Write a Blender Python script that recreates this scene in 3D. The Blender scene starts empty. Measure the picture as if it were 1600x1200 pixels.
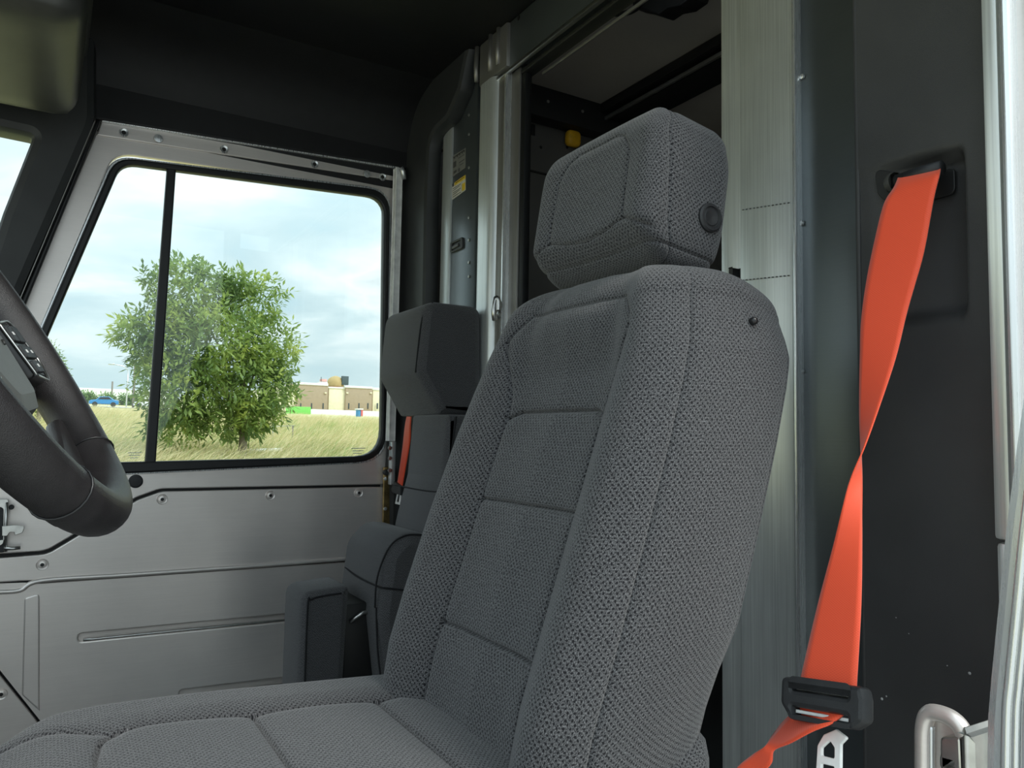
import bpy, bmesh, math, random
import numpy as np
from mathutils import Vector, Matrix
random.seed(7); rng = np.random.default_rng(7)
S = bpy.context.scene
COL = S.collection
rad = math.radians

# ------------------------------------------------------------------ camera
FPX = 1200.0
YAW, PITCH, ROLL = rad(31), rad(4), rad(1)
fw = np.array([math.sin(YAW)*math.cos(PITCH), math.cos(YAW)*math.cos(PITCH), math.sin(PITCH)])
_r = np.array([math.cos(YAW), -math.sin(YAW), 0.0]); _u = np.cross(_r, fw)
rt = _r*math.cos(ROLL)+_u*math.sin(ROLL); up = -_r*math.sin(ROLL)+_u*math.cos(ROLL)
cd = bpy.data.cameras.new('camera'); cam = bpy.data.objects.new('camera', cd); COL.objects.link(cam)
cd.sensor_width = 36; cd.lens = 36*FPX/1600; cd.clip_start = .02; cd.clip_end = 3000
cam.matrix_world = Matrix(((rt[0], up[0], -fw[0], 0), (rt[1], up[1], -fw[1], 0), (rt[2], up[2], -fw[2], 0), (0, 0, 0, 1)))
S.camera = cam
S.view_settings.view_transform = 'Standard'; S.view_settings.look = 'None'
S.view_settings.gamma = 1; S.view_settings.use_curve_mapping = False
S.view_settings.exposure = 0.35

# ------------------------------------------------------------------ sky and sun
W = bpy.data.worlds.new('sky'); S.world = W; W.use_nodes = True
nt = W.node_tree; nt.nodes.clear()
def N(t, kind, **kw):
    n = t.nodes.new(kind)
    for k, v in kw.items():
        if k in n.bl_rna.properties: setattr(n, k, v)
        else: n.inputs[k.replace('_', ' ') if k.replace('_', ' ') in n.inputs else k].default_value = v
    return n
def math_node(t, op, a, b=None, c=None, clamp=False):
    n = t.nodes.new('ShaderNodeMath'); n.operation = op; n.use_clamp = clamp
    for i, v in enumerate((a, b, c)):
        if v is None: continue
        if isinstance(v, (int, float)): n.inputs[i].default_value = v
        else: t.links.new(v, n.inputs[i])
    return n.outputs[0]
def ramp(t, fac, stops, interp='LINEAR'):
    n = t.nodes.new('ShaderNodeValToRGB'); n.color_ramp.interpolation = interp
    e = n.color_ramp.elements
    while len(e) < len(stops): e.new(.5)
    for i, (p, c) in enumerate(stops):
        e[i].position = p; e[i].color = (*c, 1) if len(c) == 3 else c
    t.links.new(fac, n.inputs[0]); return n.outputs[0]
tc = N(nt, 'ShaderNodeTexCoord')
sep = N(nt, 'ShaderNodeSeparateXYZ'); nt.links.new(tc.outputs['Generated'], sep.inputs[0])
el = math_node(nt, 'MAXIMUM', sep.outputs[2], 0.0)
den = math_node(nt, 'ADD', el, .22)
cx_ = math_node(nt, 'DIVIDE', sep.outputs[0], den); cy_ = math_node(nt, 'DIVIDE', sep.outputs[1], den)
cmb = N(nt, 'ShaderNodeCombineXYZ'); nt.links.new(cx_, cmb.inputs[0]); nt.links.new(cy_, cmb.inputs[1])
n1 = N(nt, 'ShaderNodeTexNoise', Scale=1.5, Detail=8.0, Roughness=.52, Distortion=.35); nt.links.new(cmb.outputs[0], n1.inputs['Vector'])
skyc = ramp(nt, n1.outputs[0], [(.30, (.42, .58, .66)), (.42, (.50, .62, .67)), (.50, (.58, .69, .73)), (.60, (.78, .83, .85)), (.74, (.50, .58, .61))])
hz = N(nt, 'ShaderNodeMixRGB'); hz.blend_type = 'MIX'
hf = math_node(nt, 'MULTIPLY', math_node(nt, 'SUBTRACT', .16, el), 4.5, clamp=True)
nt.links.new(hf, hz.inputs[0]); nt.links.new(skyc, hz.inputs[1]); hz.inputs[2].default_value = (.62, .76, .80, 1)
# overcast sky: zenith brighter than the horizon
gain = math_node(nt, 'ADD', .95, math_node(nt, 'MULTIPLY', el, 1.5))
bg = N(nt, 'ShaderNodeBackground'); nt.links.new(hz.outputs[0], bg.inputs[0]); nt.links.new(gain, bg.inputs[1])
wo = N(nt, 'ShaderNodeOutputWorld'); nt.links.new(bg.outputs[0], wo.inputs[0])

sd = bpy.data.lights.new('sun', 'SUN'); sun = bpy.data.objects.new('sun', sd); COL.objects.link(sun)
sd.energy = 1.6; sd.angle = rad(22); sd.color = (1, .96, .88)
sun.rotation_euler = Vector((-.35, .75, -.85)).to_track_quat('-Z', 'Y').to_euler()

# ------------------------------------------------------------------ helpers
def ray(px, py): return fw+rt*(px-800)/FPX-up*(py-600)/FPX
def ony(px, py, Y): v = ray(px, py); return v*(Y/v[1])
def onx(px, py, X): v = ray(px, py); return v*(X/v[0])
def onz(px, py, Z): v = ray(px, py); return v*(Z/v[2])
def ond(px, py, d): return ray(px, py)*d

def link(o, parent=None):
    COL.objects.link(o)
    if parent is not None: o.parent = parent
    return o
def mobj(name, verts, faces, m, parent=None, smooth=True, uv=None):
    me = bpy.data.meshes.new(name); me.from_pydata([tuple(v) for v in verts], [], faces)
    if uv is not None:
        l = me.uv_layers.new(name='UVMap'); li = np.zeros(len(me.loops), np.int32); me.loops.foreach_get('vertex_index', li)
        l.data.foreach_set('uv', np.asarray(uv, np.float32)[li].ravel())
    me.materials.append(m)
    if smooth: me.polygons.foreach_set('use_smooth', [True]*len(me.polygons))
    me.update(); o = bpy.data.objects.new(name, me); return link(o, parent)
def empty(name, loc=(0, 0, 0), parent=None):
    o = bpy.data.objects.new(name, None); o.empty_display_size = .05; link(o, parent); return o
def tag(o, label=None, cat=None, group=None, kind=None):
    if label: o['label'] = label
    if cat: o['category'] = cat
    if group: o['group'] = group
    if kind: o['kind'] = kind
    return o
def struct(o, label=None): o['kind'] = 'structure'; return o if not label else tag(o, label)
def bm_obj(name, bm, m, parent=None, smooth=True, angle=35):
    me = bpy.data.meshes.new(name); bm.normal_update(); bm.to_mesh(me); bm.free(); me.materials.append(m)
    if smooth:
        me.polygons.foreach_set('use_smooth', [True]*len(me.polygons)); me.set_sharp_from_angle(angle=rad(angle))
    return link(bpy.data.objects.new(name, me), parent)
def box(name, lo, hi, m, parent=None, bev=.004, seg=2, mat4=None):
    bm = bmesh.new(); bmesh.ops.create_cube(bm, size=1)
    lo = Vector(lo); hi = Vector(hi)
    for v in bm.verts: v.co = Vector(((v.co[i]+.5)*(hi[i]-lo[i])+lo[i] for i in range(3)))
    if bev > 0: bmesh.ops.bevel(bm, geom=bm.edges[:], offset=bev, segments=seg, affect='EDGES', profile=.5)
    if mat4 is not None: bm.transform(mat4)
    return bm_obj(name, bm, m, parent)
def frame_m(o, ex, ey, ez):
    return Matrix(((ex[0], ey[0], ez[0], o[0]), (ex[1], ey[1], ez[1], o[1]), (ex[2], ey[2], ez[2], o[2]), (0, 0, 0, 1)))
def rounded(pts, seg=6):
    """pts: (u, v, r) polygon -> list of (u, v) with rounded corners"""
    out = []; n = len(pts)
    for i in range(n):
        p = Vector(pts[i][:2]); r = pts[i][2] if len(pts[i]) > 2 else 0
        if r <= 0: out.append(tuple(p)); continue
        a = (Vector(pts[i-1][:2])-p); b = (Vector(pts[(i+1) % n][:2])-p)
        la, lb = a.length, b.length; a.normalize(); b.normalize()
        ang = a.angle(b); d = min(r/math.tan(ang/2), la*.49, lb*.49)
        p0 = p+a*d; p1 = p+b*d
        for k in range(seg+1):
            t = k/seg; out.append(tuple(p0*(1-t)**2+p*2*t*(1-t)+p1*t*t))
    return out
def plate2d(name, outlines, thick, bev, m, parent, M, front=0.0):
    """outlines in local uv, first outer rest holes; front face at w = front"""
    cu = bpy.data.curves.new('tmp', 'CURVE'); cu.dimensions = '2D'; cu.fill_mode = 'BOTH'
    for pts in outlines:
        s = cu.splines.new('POLY'); s.points.add(len(pts)-1); s.use_cyclic_u = True
        for q, p in zip(s.points, pts): q.co = (p[0], p[1], 0, 1)
    cu.extrude = max(thick/2-bev, .0001); cu.bevel_depth = bev; cu.bevel_resolution = 1; cu.offset = -bev
    ob = bpy.data.objects.new('tmp', cu); COL.objects.link(ob)
    dg = bpy.context.evaluated_depsgraph_get(); me = bpy.data.meshes.new_from_object(ob.evaluated_get(dg))
    bpy.data.objects.remove(ob); bpy.data.curves.remove(cu)
    me.transform(M @ Matrix.Translation((0, 0, front-thick/2))); me.name = name
    me.materials.clear(); me.materials.append(m)
    me.polygons.foreach_set('use_smooth', [True]*len(me.polygons)); me.set_sharp_from_angle(angle=rad(30))
    return link(bpy.data.objects.new(name, me), parent)
MY = lambda Y: frame_m((0, Y, 0), (1, 0, 0), (0, 0, 1), (0, -1, 0))
MX = lambda X: frame_m((X, 0, 0), (0, -1, 0), (0, 0, 1), (-1, 0, 0))
def yp(Y, pts): return rounded([(ony(p[0], p[1], Y)[0], ony(p[0], p[1], Y)[2], p[2] if len(p) > 2 else 0) for p in pts])
def xp(X, pts): return rounded([(-onx(p[0], p[1], X)[1], onx(p[0], p[1], X)[2], p[2] if len(p) > 2 else 0) for p in pts])
def plate_y(name, Y, outs, thick, bev, m, parent=None, front=0): return plate2d(name, [yp(Y, o) for o in outs], thick, bev, m, parent, MY(Y), front)
def plate_x(name, X, outs, thick, bev, m, parent=None, front=0): return plate2d(name, [xp(X, o) for o in outs], thick, bev, m, parent, MX(X), front)
def catmull(P, n, closed=False):
    P = [np.array(p, float) for p in P]; out = []; L = len(P); segs = L if closed else L-1
    for i in range(segs):
        g = lambda k: P[k % L] if closed else P[min(max(k, 0), L-1)]
        p0, p1, p2, p3 = g(i-1), g(i), g(i+1), g(i+2)
        for k in range(n):
            t = k/n; out.append(.5*((2*p1)+(-p0+p2)*t+(2*p0-5*p1+4*p2-p3)*t*t+(-p0+3*p1-3*p2+p3)*t**3))
    if not closed: out.append(P[-1])
    return np.array(out)
def tube(name, path, r, m, parent=None, seg=12, closed=False, rfun=None):
    P = np.array(path, float); n = len(P); V = []; Fc = []
    T = np.roll(P, -1, 0)-np.roll(P, 1, 0)
    if not closed: T[0] = P[1]-P[0]; T[-1] = P[-1]-P[-2]
    T /= np.linalg.norm(T, axis=1)[:, None]
    ref = np.array([0, 0, 1.]) if abs(T[0][2]) < .9 else np.array([1., 0, 0])
    nrm = np.cross(T[0], ref); nrm /= np.linalg.norm(nrm)
    for i in range(n):
        nrm = nrm-T[i]*nrm.dot(T[i]); nrm /= np.linalg.norm(nrm); b = np.cross(T[i], nrm)
        rr = r if rfun is None else rfun(i/(n-1))
        for k in range(seg):
            a = 2*math.pi*k/seg; V.append(P[i]+rr*(math.cos(a)*nrm+math.sin(a)*b))
    for i in range(n if closed else n-1):
        j = (i+1) % n
        for k in range(seg): Fc.append((i*seg+k, i*seg+(k+1) % seg, j*seg+(k+1) % seg, j*seg+k))
    if not closed: Fc += [tuple(range(seg))[::-1], tuple((n-1)*seg+k for k in range(seg))]
    return mobj(name, V, Fc, m, parent)
def ribbon(name, A, B, thick, m, parent=None, n=8, cross=4):
    A = catmull(A, n); B = catmull(B, n); V = []; Fc = []; uv = []
    L = 0
    for i in range(len(A)):
        j = min(i+1, len(A)-1); k = max(i-1, 0)
        t = (A[j]+B[j])-(A[k]+B[k]); w = B[i]-A[i]; nn = np.cross(t, w); nn /= (np.linalg.norm(nn)+1e-9)
        if i: L += np.linalg.norm((A[i]+B[i]-A[i-1]-B[i-1])/2)
        for s in (1, -1):
            for c in range(cross+1): V.append(A[i]+w*c/cross+nn*s*thick/2); uv.append((c/cross*.047, L))
    R = 2*(cross+1)
    for i in range(len(A)-1):
        for c in range(cross):
            a = i*R+c; Fc.append((a, a+1, a+1+R, a+R)); b = a+cross+1; Fc.append((b, b+R, b+1+R, b+1))
        a = i*R; b = a+cross+1; Fc.append((a, a+R, b+R, b)); a += cross; b += cross; Fc.append((a, b, b+R, a+R))
    return mobj(name, V, Fc, m, parent, uv=uv)
def disc(name, c, nrm, prof, m, parent=None, seg=24):
    """lathe: prof = [(r, h)] about axis nrm at c"""
    nrm = Vector(nrm).normalized(); a = nrm.orthogonal().normalized(); b = nrm.cross(a); V = []; Fc = []
    for (r, h) in prof:
        for k in range(seg):
            t = 2*math.pi*k/seg; V.append(Vector(c)+nrm*h+(a*math.cos(t)+b*math.sin(t))*r)
    for i in range(len(prof)-1):
        for k in range(seg): Fc.append((i*seg+k, i*seg+(k+1) % seg, (i+1)*seg+(k+1) % seg, (i+1)*seg+k))
    Fc.append(tuple((len(prof)-1)*seg+k for k in range(seg)))
    o = mobj(name, V, Fc, m, parent); o.data.set_sharp_from_angle(angle=rad(40)); return o
def smooth(a, b, x): t = np.clip((x-a)/(b-a), 0, 1); return t*t*(3-2*t)

# ------------------------------------------------------------------ materials
def newmat(name):
    m = bpy.data.materials.new(name); m.use_nodes = True; t = m.node_tree
    return m, t, t.nodes['Principled BSDF']
def plain(name, col, rough=.5, metal=0, nscale=40, namt=.15, bump=.0, bscale=300, spec=.5, stretch=(1, 1, 1)):
    m, t, b = newmat(name); tcn = N(t, 'ShaderNodeTexCoord'); mp = N(t, 'ShaderNodeMapping'); mp.inputs['Scale'].default_value = stretch
    t.links.new(tcn.outputs['Object'], mp.inputs[0])
    n = N(t, 'ShaderNodeTexNoise', Scale=float(nscale), Detail=4.0); t.links.new(mp.outputs[0], n.inputs['Vector'])
    lo = tuple(c*(1-namt) for c in col); hi = tuple(min(1, c*(1+namt)) for c in col)
    t.links.new(ramp(t, n.outputs[0], [(.3, lo), (.7, hi)]), b.inputs['Base Color'])
    b.inputs['Roughness'].default_value = rough; b.inputs['Metallic'].default_value = metal; b.inputs['Specular IOR Level'].default_value = spec
    if bump:
        n2 = N(t, 'ShaderNodeTexNoise', Scale=float(bscale), Detail=3.0); t.links.new(mp.outputs[0], n2.inputs['Vector'])
        bp = N(t, 'ShaderNodeBump', Strength=bump, Distance=.001); t.links.new(n2.outputs[0], bp.inputs['Height']); t.links.new(bp.outputs[0], b.inputs['Normal'])
    return m
def alu(name, col=(.62, .62, .62), rough=.36, stretch=(1, 1, 60), amt=.14, blotch=.12, metal=.72):
    """brushed aluminium: streak noise along one axis plus large handling stains"""
    m, t, b = newmat(name); tcn = N(t, 'ShaderNodeTexCoord'); mp = N(t, 'ShaderNodeMapping'); mp.inputs['Scale'].default_value = stretch
    t.links.new(tcn.outputs['Object'], mp.inputs[0])
    n = N(t, 'ShaderNodeTexNoise', Scale=8.0, Detail=5.0); t.links.new(mp.outputs[0], n.inputs['Vector'])
    n2 = N(t, 'ShaderNodeTexNoise', Scale=9.0, Detail=4.0); t.links.new(tcn.outputs['Object'], n2.inputs['Vector'])
    v = math_node(t, 'ADD', math_node(t, 'MULTIPLY', math_node(t, 'SUBTRACT', n.outputs[0], .5), amt*2), math_node(t, 'MULTIPLY', math_node(t, 'SUBTRACT', n2.outputs[0], .5), blotch*2))
    mx = N(t, 'ShaderNodeMixRGB'); mx.blend_type = 'MULTIPLY'; mx.inputs[0].default_value = 1; mx.inputs[1].default_value = (*col, 1)
    s = math_node(t, 'ADD', 1.0, v); cb = N(t, 'ShaderNodeCombineXYZ')
    for i in range(3): t.links.new(s, cb.inputs[i])
    t.links.new(cb.outputs[0], mx.inputs[2]); t.links.new(mx.outputs[0], b.inputs['Base Color'])
    b.inputs['Metallic'].default_value = metal
    t.links.new(math_node(t, 'ADD', rough-.05, math_node(t, 'MULTIPLY', n.outputs[0], .12)), b.inputs['Roughness'])
    bp = N(t, 'ShaderNodeBump', Strength=.12, Distance=.0006); t.links.new(n.outputs[0], bp.inputs['Height']); t.links.new(bp.outputs[0], b.inputs['Normal'])
    return m
def fabric(name, dark=(.014, .014, .017), light=(.30, .30, .31), pitch=.0044, gain=1.0, dots=1.0):
    m, t, b = newmat(name); tcn = N(t, 'ShaderNodeTexCoord'); sp = N(t, 'ShaderNodeSeparateXYZ'); t.links.new(tcn.outputs['UV'], sp.inputs[0])
    wob = N(t, 'ShaderNodeTexNoise', Scale=260.0, Detail=1.0); t.links.new(tcn.outputs['UV'], wob.inputs['Vector'])
    w = math_node(t, 'MULTIPLY', math_node(t, 'SUBTRACT', wob.outputs[0], .5), 2.2)
    k = 2*math.pi/pitch/1.4
    su = math_node(t, 'SINE', math_node(t, 'ADD', math_node(t, 'MULTIPLY', sp.outputs[0], k), w))
    sv = math_node(t, 'SINE', math_node(t, 'ADD', math_node(t, 'MULTIPLY', sp.outputs[1], k*.9), w))
    dot = math_node(t, 'MULTIPLY', math_node(t, 'SUBTRACT', math_node(t, 'MULTIPLY', su, sv), .30), 3.0, clamp=True)
    # light vertical threads
    mp = N(t, 'ShaderNodeMapping'); mp.inputs['Scale'].default_value = (1500, 520, 1); t.links.new(tcn.outputs['UV'], mp.inputs[0])
    th = N(t, 'ShaderNodeTexNoise', Scale=1.0, Detail=2.0, Roughness=.7); t.links.new(mp.outputs[0], th.inputs['Vector'])
    thr = math_node(t, 'MULTIPLY', math_node(t, 'SUBTRACT', th.outputs[0], .40), 4.0, clamp=True)
    mp2 = N(t, 'ShaderNodeMapping'); mp2.inputs['Scale'].default_value = (800, 800, 1); t.links.new(tcn.outputs['UV'], mp2.inputs[0])
    vo = N(t, 'ShaderNodeTexVoronoi', Scale=1.0); t.links.new(mp2.outputs[0], vo.inputs['Vector'])
    f = math_node(t, 'MULTIPLY', thr, math_node(t, 'SUBTRACT', 1.0, math_node(t, 'MULTIPLY', dot, .75*dots)))
    f = math_node(t, 'MULTIPLY', f, math_node(t, 'SUBTRACT', 1.15, math_node(t, 'MULTIPLY', vo.outputs['Distance'], .6)), clamp=True)
    dk = tuple(c*gain for c in dark); lt = tuple(c*gain for c in light)
    t.links.new(ramp(t, f, [(0, dk), (1, lt)]), b.inputs['Base Color'])
    b.inputs['Roughness'].default_value = .95; b.inputs['Specular IOR Level'].default_value = .12
    b.inputs['Sheen Weight'].default_value = .25; b.inputs['Sheen Roughness'].default_value = .5
    bp = N(t, 'ShaderNodeBump', Strength=.5, Distance=.0006); t.links.new(f, bp.inputs['Height']); t.links.new(bp.outputs[0], b.inputs['Normal'])
    return m
def glass(name, tint=(.93, .97, .96), refl=.0):
    m = bpy.data.materials.new(name); m.use_nodes = True; t = m.node_tree; t.nodes.clear()
    tr = N(t, 'ShaderNodeBsdfTransparent'); tr.inputs[0].default_value = (*tint, 1)
    gl = N(t, 'ShaderNodeBsdfGlossy'); gl.inputs['Roughness'].default_value = .02
    fr = N(t, 'ShaderNodeFresnel', IOR=1.5); mx = N(t, 'ShaderNodeMixShader')
    t.links.new(fr.outputs[0], mx.inputs[0]); t.links.new(tr.outputs[0], mx.inputs[1]); t.links.new(gl.outputs[0], mx.inputs[2])
    o = N(t, 'ShaderNodeOutputMaterial'); t.links.new(mx.outputs[0], o.inputs[0]); return m

M = {}
M['fab'] = fabric('driver_fabric', gain=.74, dots=1.3)
M['fab2'] = fabric('passenger_fabric', pitch=.004, gain=.8, dots=.5)
M['thread'] = plain('seam_thread', (.012, .012, .014), .9)
M['alu_v'] = alu('brushed_aluminium_post', (.72, .75, .74), .34, (45, 45, .6), .30, .14, metal=.6)
M['alu_door'] = alu('door_aluminium', (.86, .80, .76), .38, (1.2, 1, 40), .05, .08, .62)
M['alu_dark'] = alu('dull_aluminium', (.34, .33, .31), .42, (50, 50, 1))
M['alu_grey'] = alu('grey_coated_aluminium', (.17, .19, .20), .33, (1, 1, 40), .06, .10)
M['alu_bright'] = alu('bright_aluminium', (.82, .84, .85), .27, (60, 60, 1), .08, .06)
M['steel'] = plain('zinc_plated_steel', (.62, .62, .60), .3, 1, 60, .12)
M['brass'] = plain('yellow_zinc_steel', (.45, .32, .14), .4, 1, 60, .3)
M['black'] = plain('black_plastic', (.018, .019, .021), .5, 0, 60, .2, .25, 1400)
M['liner'] = plain('black_headliner_plastic', (.009, .009, .010), .55, 0, 30, .2, .2, 900)
M['trim'] = plain('charcoal_trim_plastic', (.034, .036, .037), .5, 0, 12, .15, .3, 1300)
M['bpillar'] = plain('textured_black_trim', (.042, .042, .043), .46, 0, 9, .15, .35, 1300)
M['console'] = plain('grey_plastic', (.06, .06, .055), .40, 0, 20, .1, .2, 1300)
M['rubber'] = plain('window_rubber', (.010, .011, .012), .45, 0, 40, .2)
M['leather'] = plain('black_wheel_leather', (.024, .022, .023), .36, 0, 60, .2, .5, 1500)
M['wplastic'] = plain('grey_hub_plastic', (.10, .105, .10), .5, 0, 30, .08, .2, 1300)
M['pod'] = plain('gloss_black_switches', (.012, .012, .013), .3)
M['white'] = plain('white_print', (.8, .8, .78), .5)
M['whitemetal'] = plain('white_coated_metal', (.86, .86, .84), .35)
M['glass'] = glass('window_glass')
M['orange'] = None
def belt_mat():
    m, t, b = newmat('orange_webbing'); tcn = N(t, 'ShaderNodeTexCoord'); sp = N(t, 'ShaderNodeSeparateXYZ'); t.links.new(tcn.outputs['UV'], sp.inputs[0])
    a = math_node(t, 'SINE', math_node(t, 'MULTIPLY', sp.outputs[0], 2*math.pi/.0032)); c = math_node(t, 'SINE', math_node(t, 'MULTIPLY', sp.outputs[1], 2*math.pi/.0022))
    f = math_node(t, 'ADD', math_node(t, 'MULTIPLY', math_node(t, 'MULTIPLY', a, c), .25), .5)
    t.links.new(ramp(t, f, [(.2, (.78, .058, .015)), (.8, (.92, .10, .03))]), b.inputs['Base Color'])
    b.inputs['Roughness'].default_value = .6; b.inputs['Sheen Weight'].default_value = .2
    bp = N(t, 'ShaderNodeBump', Strength=.4, Distance=.0004); t.links.new(f, bp.inputs['Height']); t.links.new(bp.outputs[0], b.inputs['Normal'])
    return m
M['orange'] = belt_mat()
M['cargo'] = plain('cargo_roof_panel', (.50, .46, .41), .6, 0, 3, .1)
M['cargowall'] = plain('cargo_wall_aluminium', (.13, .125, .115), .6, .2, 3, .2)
M['cargoblack'] = plain('cargo_black_steel', (.012, .012, .012), .5)

D = 2.30      # inner face of the passenger side wall
B = 1.00      # bulkhead front face
BP = .80      # driver side belt pillar face
ZF, ZC = -.82, 1.09

# ------------------------------------------------------------------ outdoors
h1, h2 = ray(160, 616), ray(562, 635)
gn = np.cross(h1, h2); gn /= gn[2]
ZG = -1.75
def gz(x, y): return ZG-(gn[0]*x+gn[1]*y)
def gpt(px, py):
    v = ray(px, py); k = ZG/(v[2]+gn[0]*v[0]+gn[1]*v[1]); return v*k
def grass_mat():
    m, t, b = newmat('field_soil_and_grass'); tcn = N(t, 'ShaderNodeTexCoord')
    n = N(t, 'ShaderNodeTexNoise', Scale=.12, Detail=8.0, Roughness=.65); t.links.new(tcn.outputs['Object'], n.inputs['Vector'])
    t.links.new(ramp(t, n.outputs[0], [(.3, (.36, .40, .16)), (.5, (.58, .52, .26)), (.7, (.70, .61, .36))]), b.inputs['Base Color']); b.inputs['Roughness'].default_value = .9
    return m
def leafmat(name, cols, trans=.25):
    m, t, b = newmat(name); oi = N(t, 'ShaderNodeTexCoord')
    n = N(t, 'ShaderNodeTexNoise', Scale=1.3, Detail=6.0, Roughness=.7); t.links.new(oi.outputs['Object'], n.inputs['Vector'])
    k = len(cols); t.links.new(ramp(t, n.outputs[0], [(.3+.4*i/(k-1), c) for i, c in enumerate(cols)]), b.inputs['Base Color'])
    b.inputs['Roughness'].default_value = .55; b.inputs['Transmission Weight'].default_value = 0
    tl = N(t, 'ShaderNodeBsdfTranslucent'); t.links.new(b.inputs['Base Color'].links[0].from_socket, tl.inputs[0])
    mx = N(t, 'ShaderNodeMixShader'); mx.inputs[0].default_value = trans; t.links.new(b.outputs[0], mx.inputs[1]); t.links.new(tl.outputs[0], mx.inputs[2])
    t.links.new(mx.outputs[0], t.nodes['Material Output'].inputs[0]); return m
V = []; Fc = []
xs_ = [-400, -100, -30, 0, 30, 100, 400]; ys_ = [-30, 3, 30, 100, 200, 400, 900]
for y in ys_:
    for x in xs_: V.append((x, y, gz(x, y)))
for j in range(6):
    for i in range(6): a = j*7+i; Fc.append((a, a+1, a+8, a+7))
ground = struct(mobj('ground', V, Fc, grass_mat(), smooth=False))

lot = struct(box('bounce_pavement', (-60, -60, ZG-.1), (60, 6.5, ZG+.02), plain('light_concrete', (.46, .45, .42), .85, 0, 2, .1), None, .01))  # unseen pale lot added behind the camera to brighten the metal
def blades(name, pts, h, w, lean, m, head=None):
    """pts Nx3 ; each blade = 3 segments"""
    n = len(pts); az = rng.uniform(0, 2*math.pi, n); hh = h*rng.uniform(.55, 1.15, n); ln = lean*rng.uniform(.3, 1.4, n)*hh
    wind = np.array([.8, -.1]); dx = np.cos(az)*.6+wind[0]; dy = np.sin(az)*.6+wind[1]
    sx = -np.sin(az); sy = np.cos(az); V = np.zeros((n, 7, 3)); ww = w*rng.uniform(.6, 1.3, n)
    for k, t in enumerate((0, .4, .75, 1.0)):
        bx = pts[:, 0]+dx*ln*t*t; by = pts[:, 1]+dy*ln*t*t; bz = pts[:, 2]+hh*(t-.28*t**3)
        wk = ww*(1-.75*t)
        if k < 3:
            V[:, 2*k] = np.stack([bx-sx*wk, by-sy*wk, bz], -1); V[:, 2*k+1] = np.stack([bx+sx*wk, by+sy*wk, bz], -1)
        else: V[:, 6] = np.stack([bx, by, bz], -1)
    b = np.arange(n)*7; F = []
    q = np.concatenate([np.stack([b, b+1, b+3, b+2], -1), np.stack([b+2, b+3, b+5, b+4], -1)]).tolist(); tr = np.stack([b+4, b+5, b+6], -1).tolist()
    return mobj(name, V.reshape(-1, 3), q+tr, m, None, smooth=False)
def scatter(n, px0, px1, d0, d1, pw=1.0):
    px = rng.uniform(px0, px1, n); d = d0+(d1-d0)*rng.uniform(0, 1, n)**pw
    P = np.zeros((n, 3))
    for i in range(n):
        v = ray(px[i], 640); x, y = v[0]/v[1]*d[i], d[i]; P[i] = (x, y, gz(x, y))
    return P
straw = leafmat('dry_grass', [(.36, .38, .15), (.66, .56, .30), (.86, .76, .50)], .3)
gg = leafmat('green_grass', [(.16, .26, .07), (.32, .42, .13), (.52, .54, .22)], .3)
# tussocks
def tussocks(n, per, px0, px1, d0, d1, spread, pw):
    c = scatter(n, px0, px1, d0, d1, pw); P = np.repeat(c, per, 0); P[:, :2] += rng.normal(0, spread, (len(P), 2)); P[:, 2] = [gz(a, b) for a, b in P[:, :2]]; return P
tag(blades('dry_grass', tussocks(1700, 30, -60, 680, 9.5, 90, .4, 1.7), 1.05, .011, .7, straw), 'tall straw-coloured grass blowing across the field outside the side window', 'grass', kind='stuff')
tag(blades('green_grass', tussocks(420, 44, -60, 680, 9.5, 60, .4, 1.9), .85, .013, .7, gg), 'green grass tussocks growing among the dry field grass', 'grass', kind='stuff')

bark = plain('bark', (.30, .25, .20), .9, 0, 8, .3, .8, 30)
def leafcloud(blobs, n, size, m, parent, name='foliage'):
    """blobs: centre, radii; twigs carrying 5 leaflets"""
    vol = np.array([b[1][0]*b[1][1]*b[1][2] for b in blobs])**.75; pr = vol/vol.sum()
    which = rng.choice(len(blobs), n, p=pr); C = np.array([b[0] for b in blobs])[which]; Rr = np.array([b[1] for b in blobs])[which]
    d = rng.normal(size=(n, 3)); d /= np.linalg.norm(d, axis=1)[:, None]; r = rng.uniform(0, 1, n)**.38
    P = C+d*Rr*r[:, None]
    out = d*.7+rng.normal(0, .5, (n, 3)); out[:, 2] += .15; out /= np.linalg.norm(out, axis=1)[:, None]
    sd_ = np.cross(out, rng.normal(size=(n, 3))); sd_ /= np.linalg.norm(sd_, axis=1)[:, None]
    V = []; sz = size*rng.uniform(.7, 1.3, n)
    for (t, s) in ((0, .9), (0, -.9), (.5, .8), (.5, -.8), (1.0, 0)):
        base = P+out*(sz*t)[:, None]
        dirr = out*(1 if s == 0 else .55)+sd_*s; dirr /= np.linalg.norm(dirr, axis=1)[:, None]; dirr[:, 2] -= .15
        nn = np.cross(dirr, rng.normal(size=(n, 3))*.4+np.array([0, 0, 1.])); nn /= np.linalg.norm(nn, axis=1)[:, None]
        L = sz[:, None]; q = np.stack([base, base+dirr*L*.5+nn*L*.17, base+dirr*L, base+dirr*L*.5-nn*L*.17], 1); V.append(q)
    V = np.concatenate(V, 0).reshape(-1, 3); k = np.arange(len(V)//4)*4
    return tag(mobj(name, V, np.stack([k, k+1, k+2, k+3], -1).tolist(), m, parent, smooth=False), kind='stuff')
leafm = leafmat('tree_leaves', [(.08, .14, .05), (.19, .29, .09), (.38, .48, .13), (.68, .70, .18)], .45)
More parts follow.
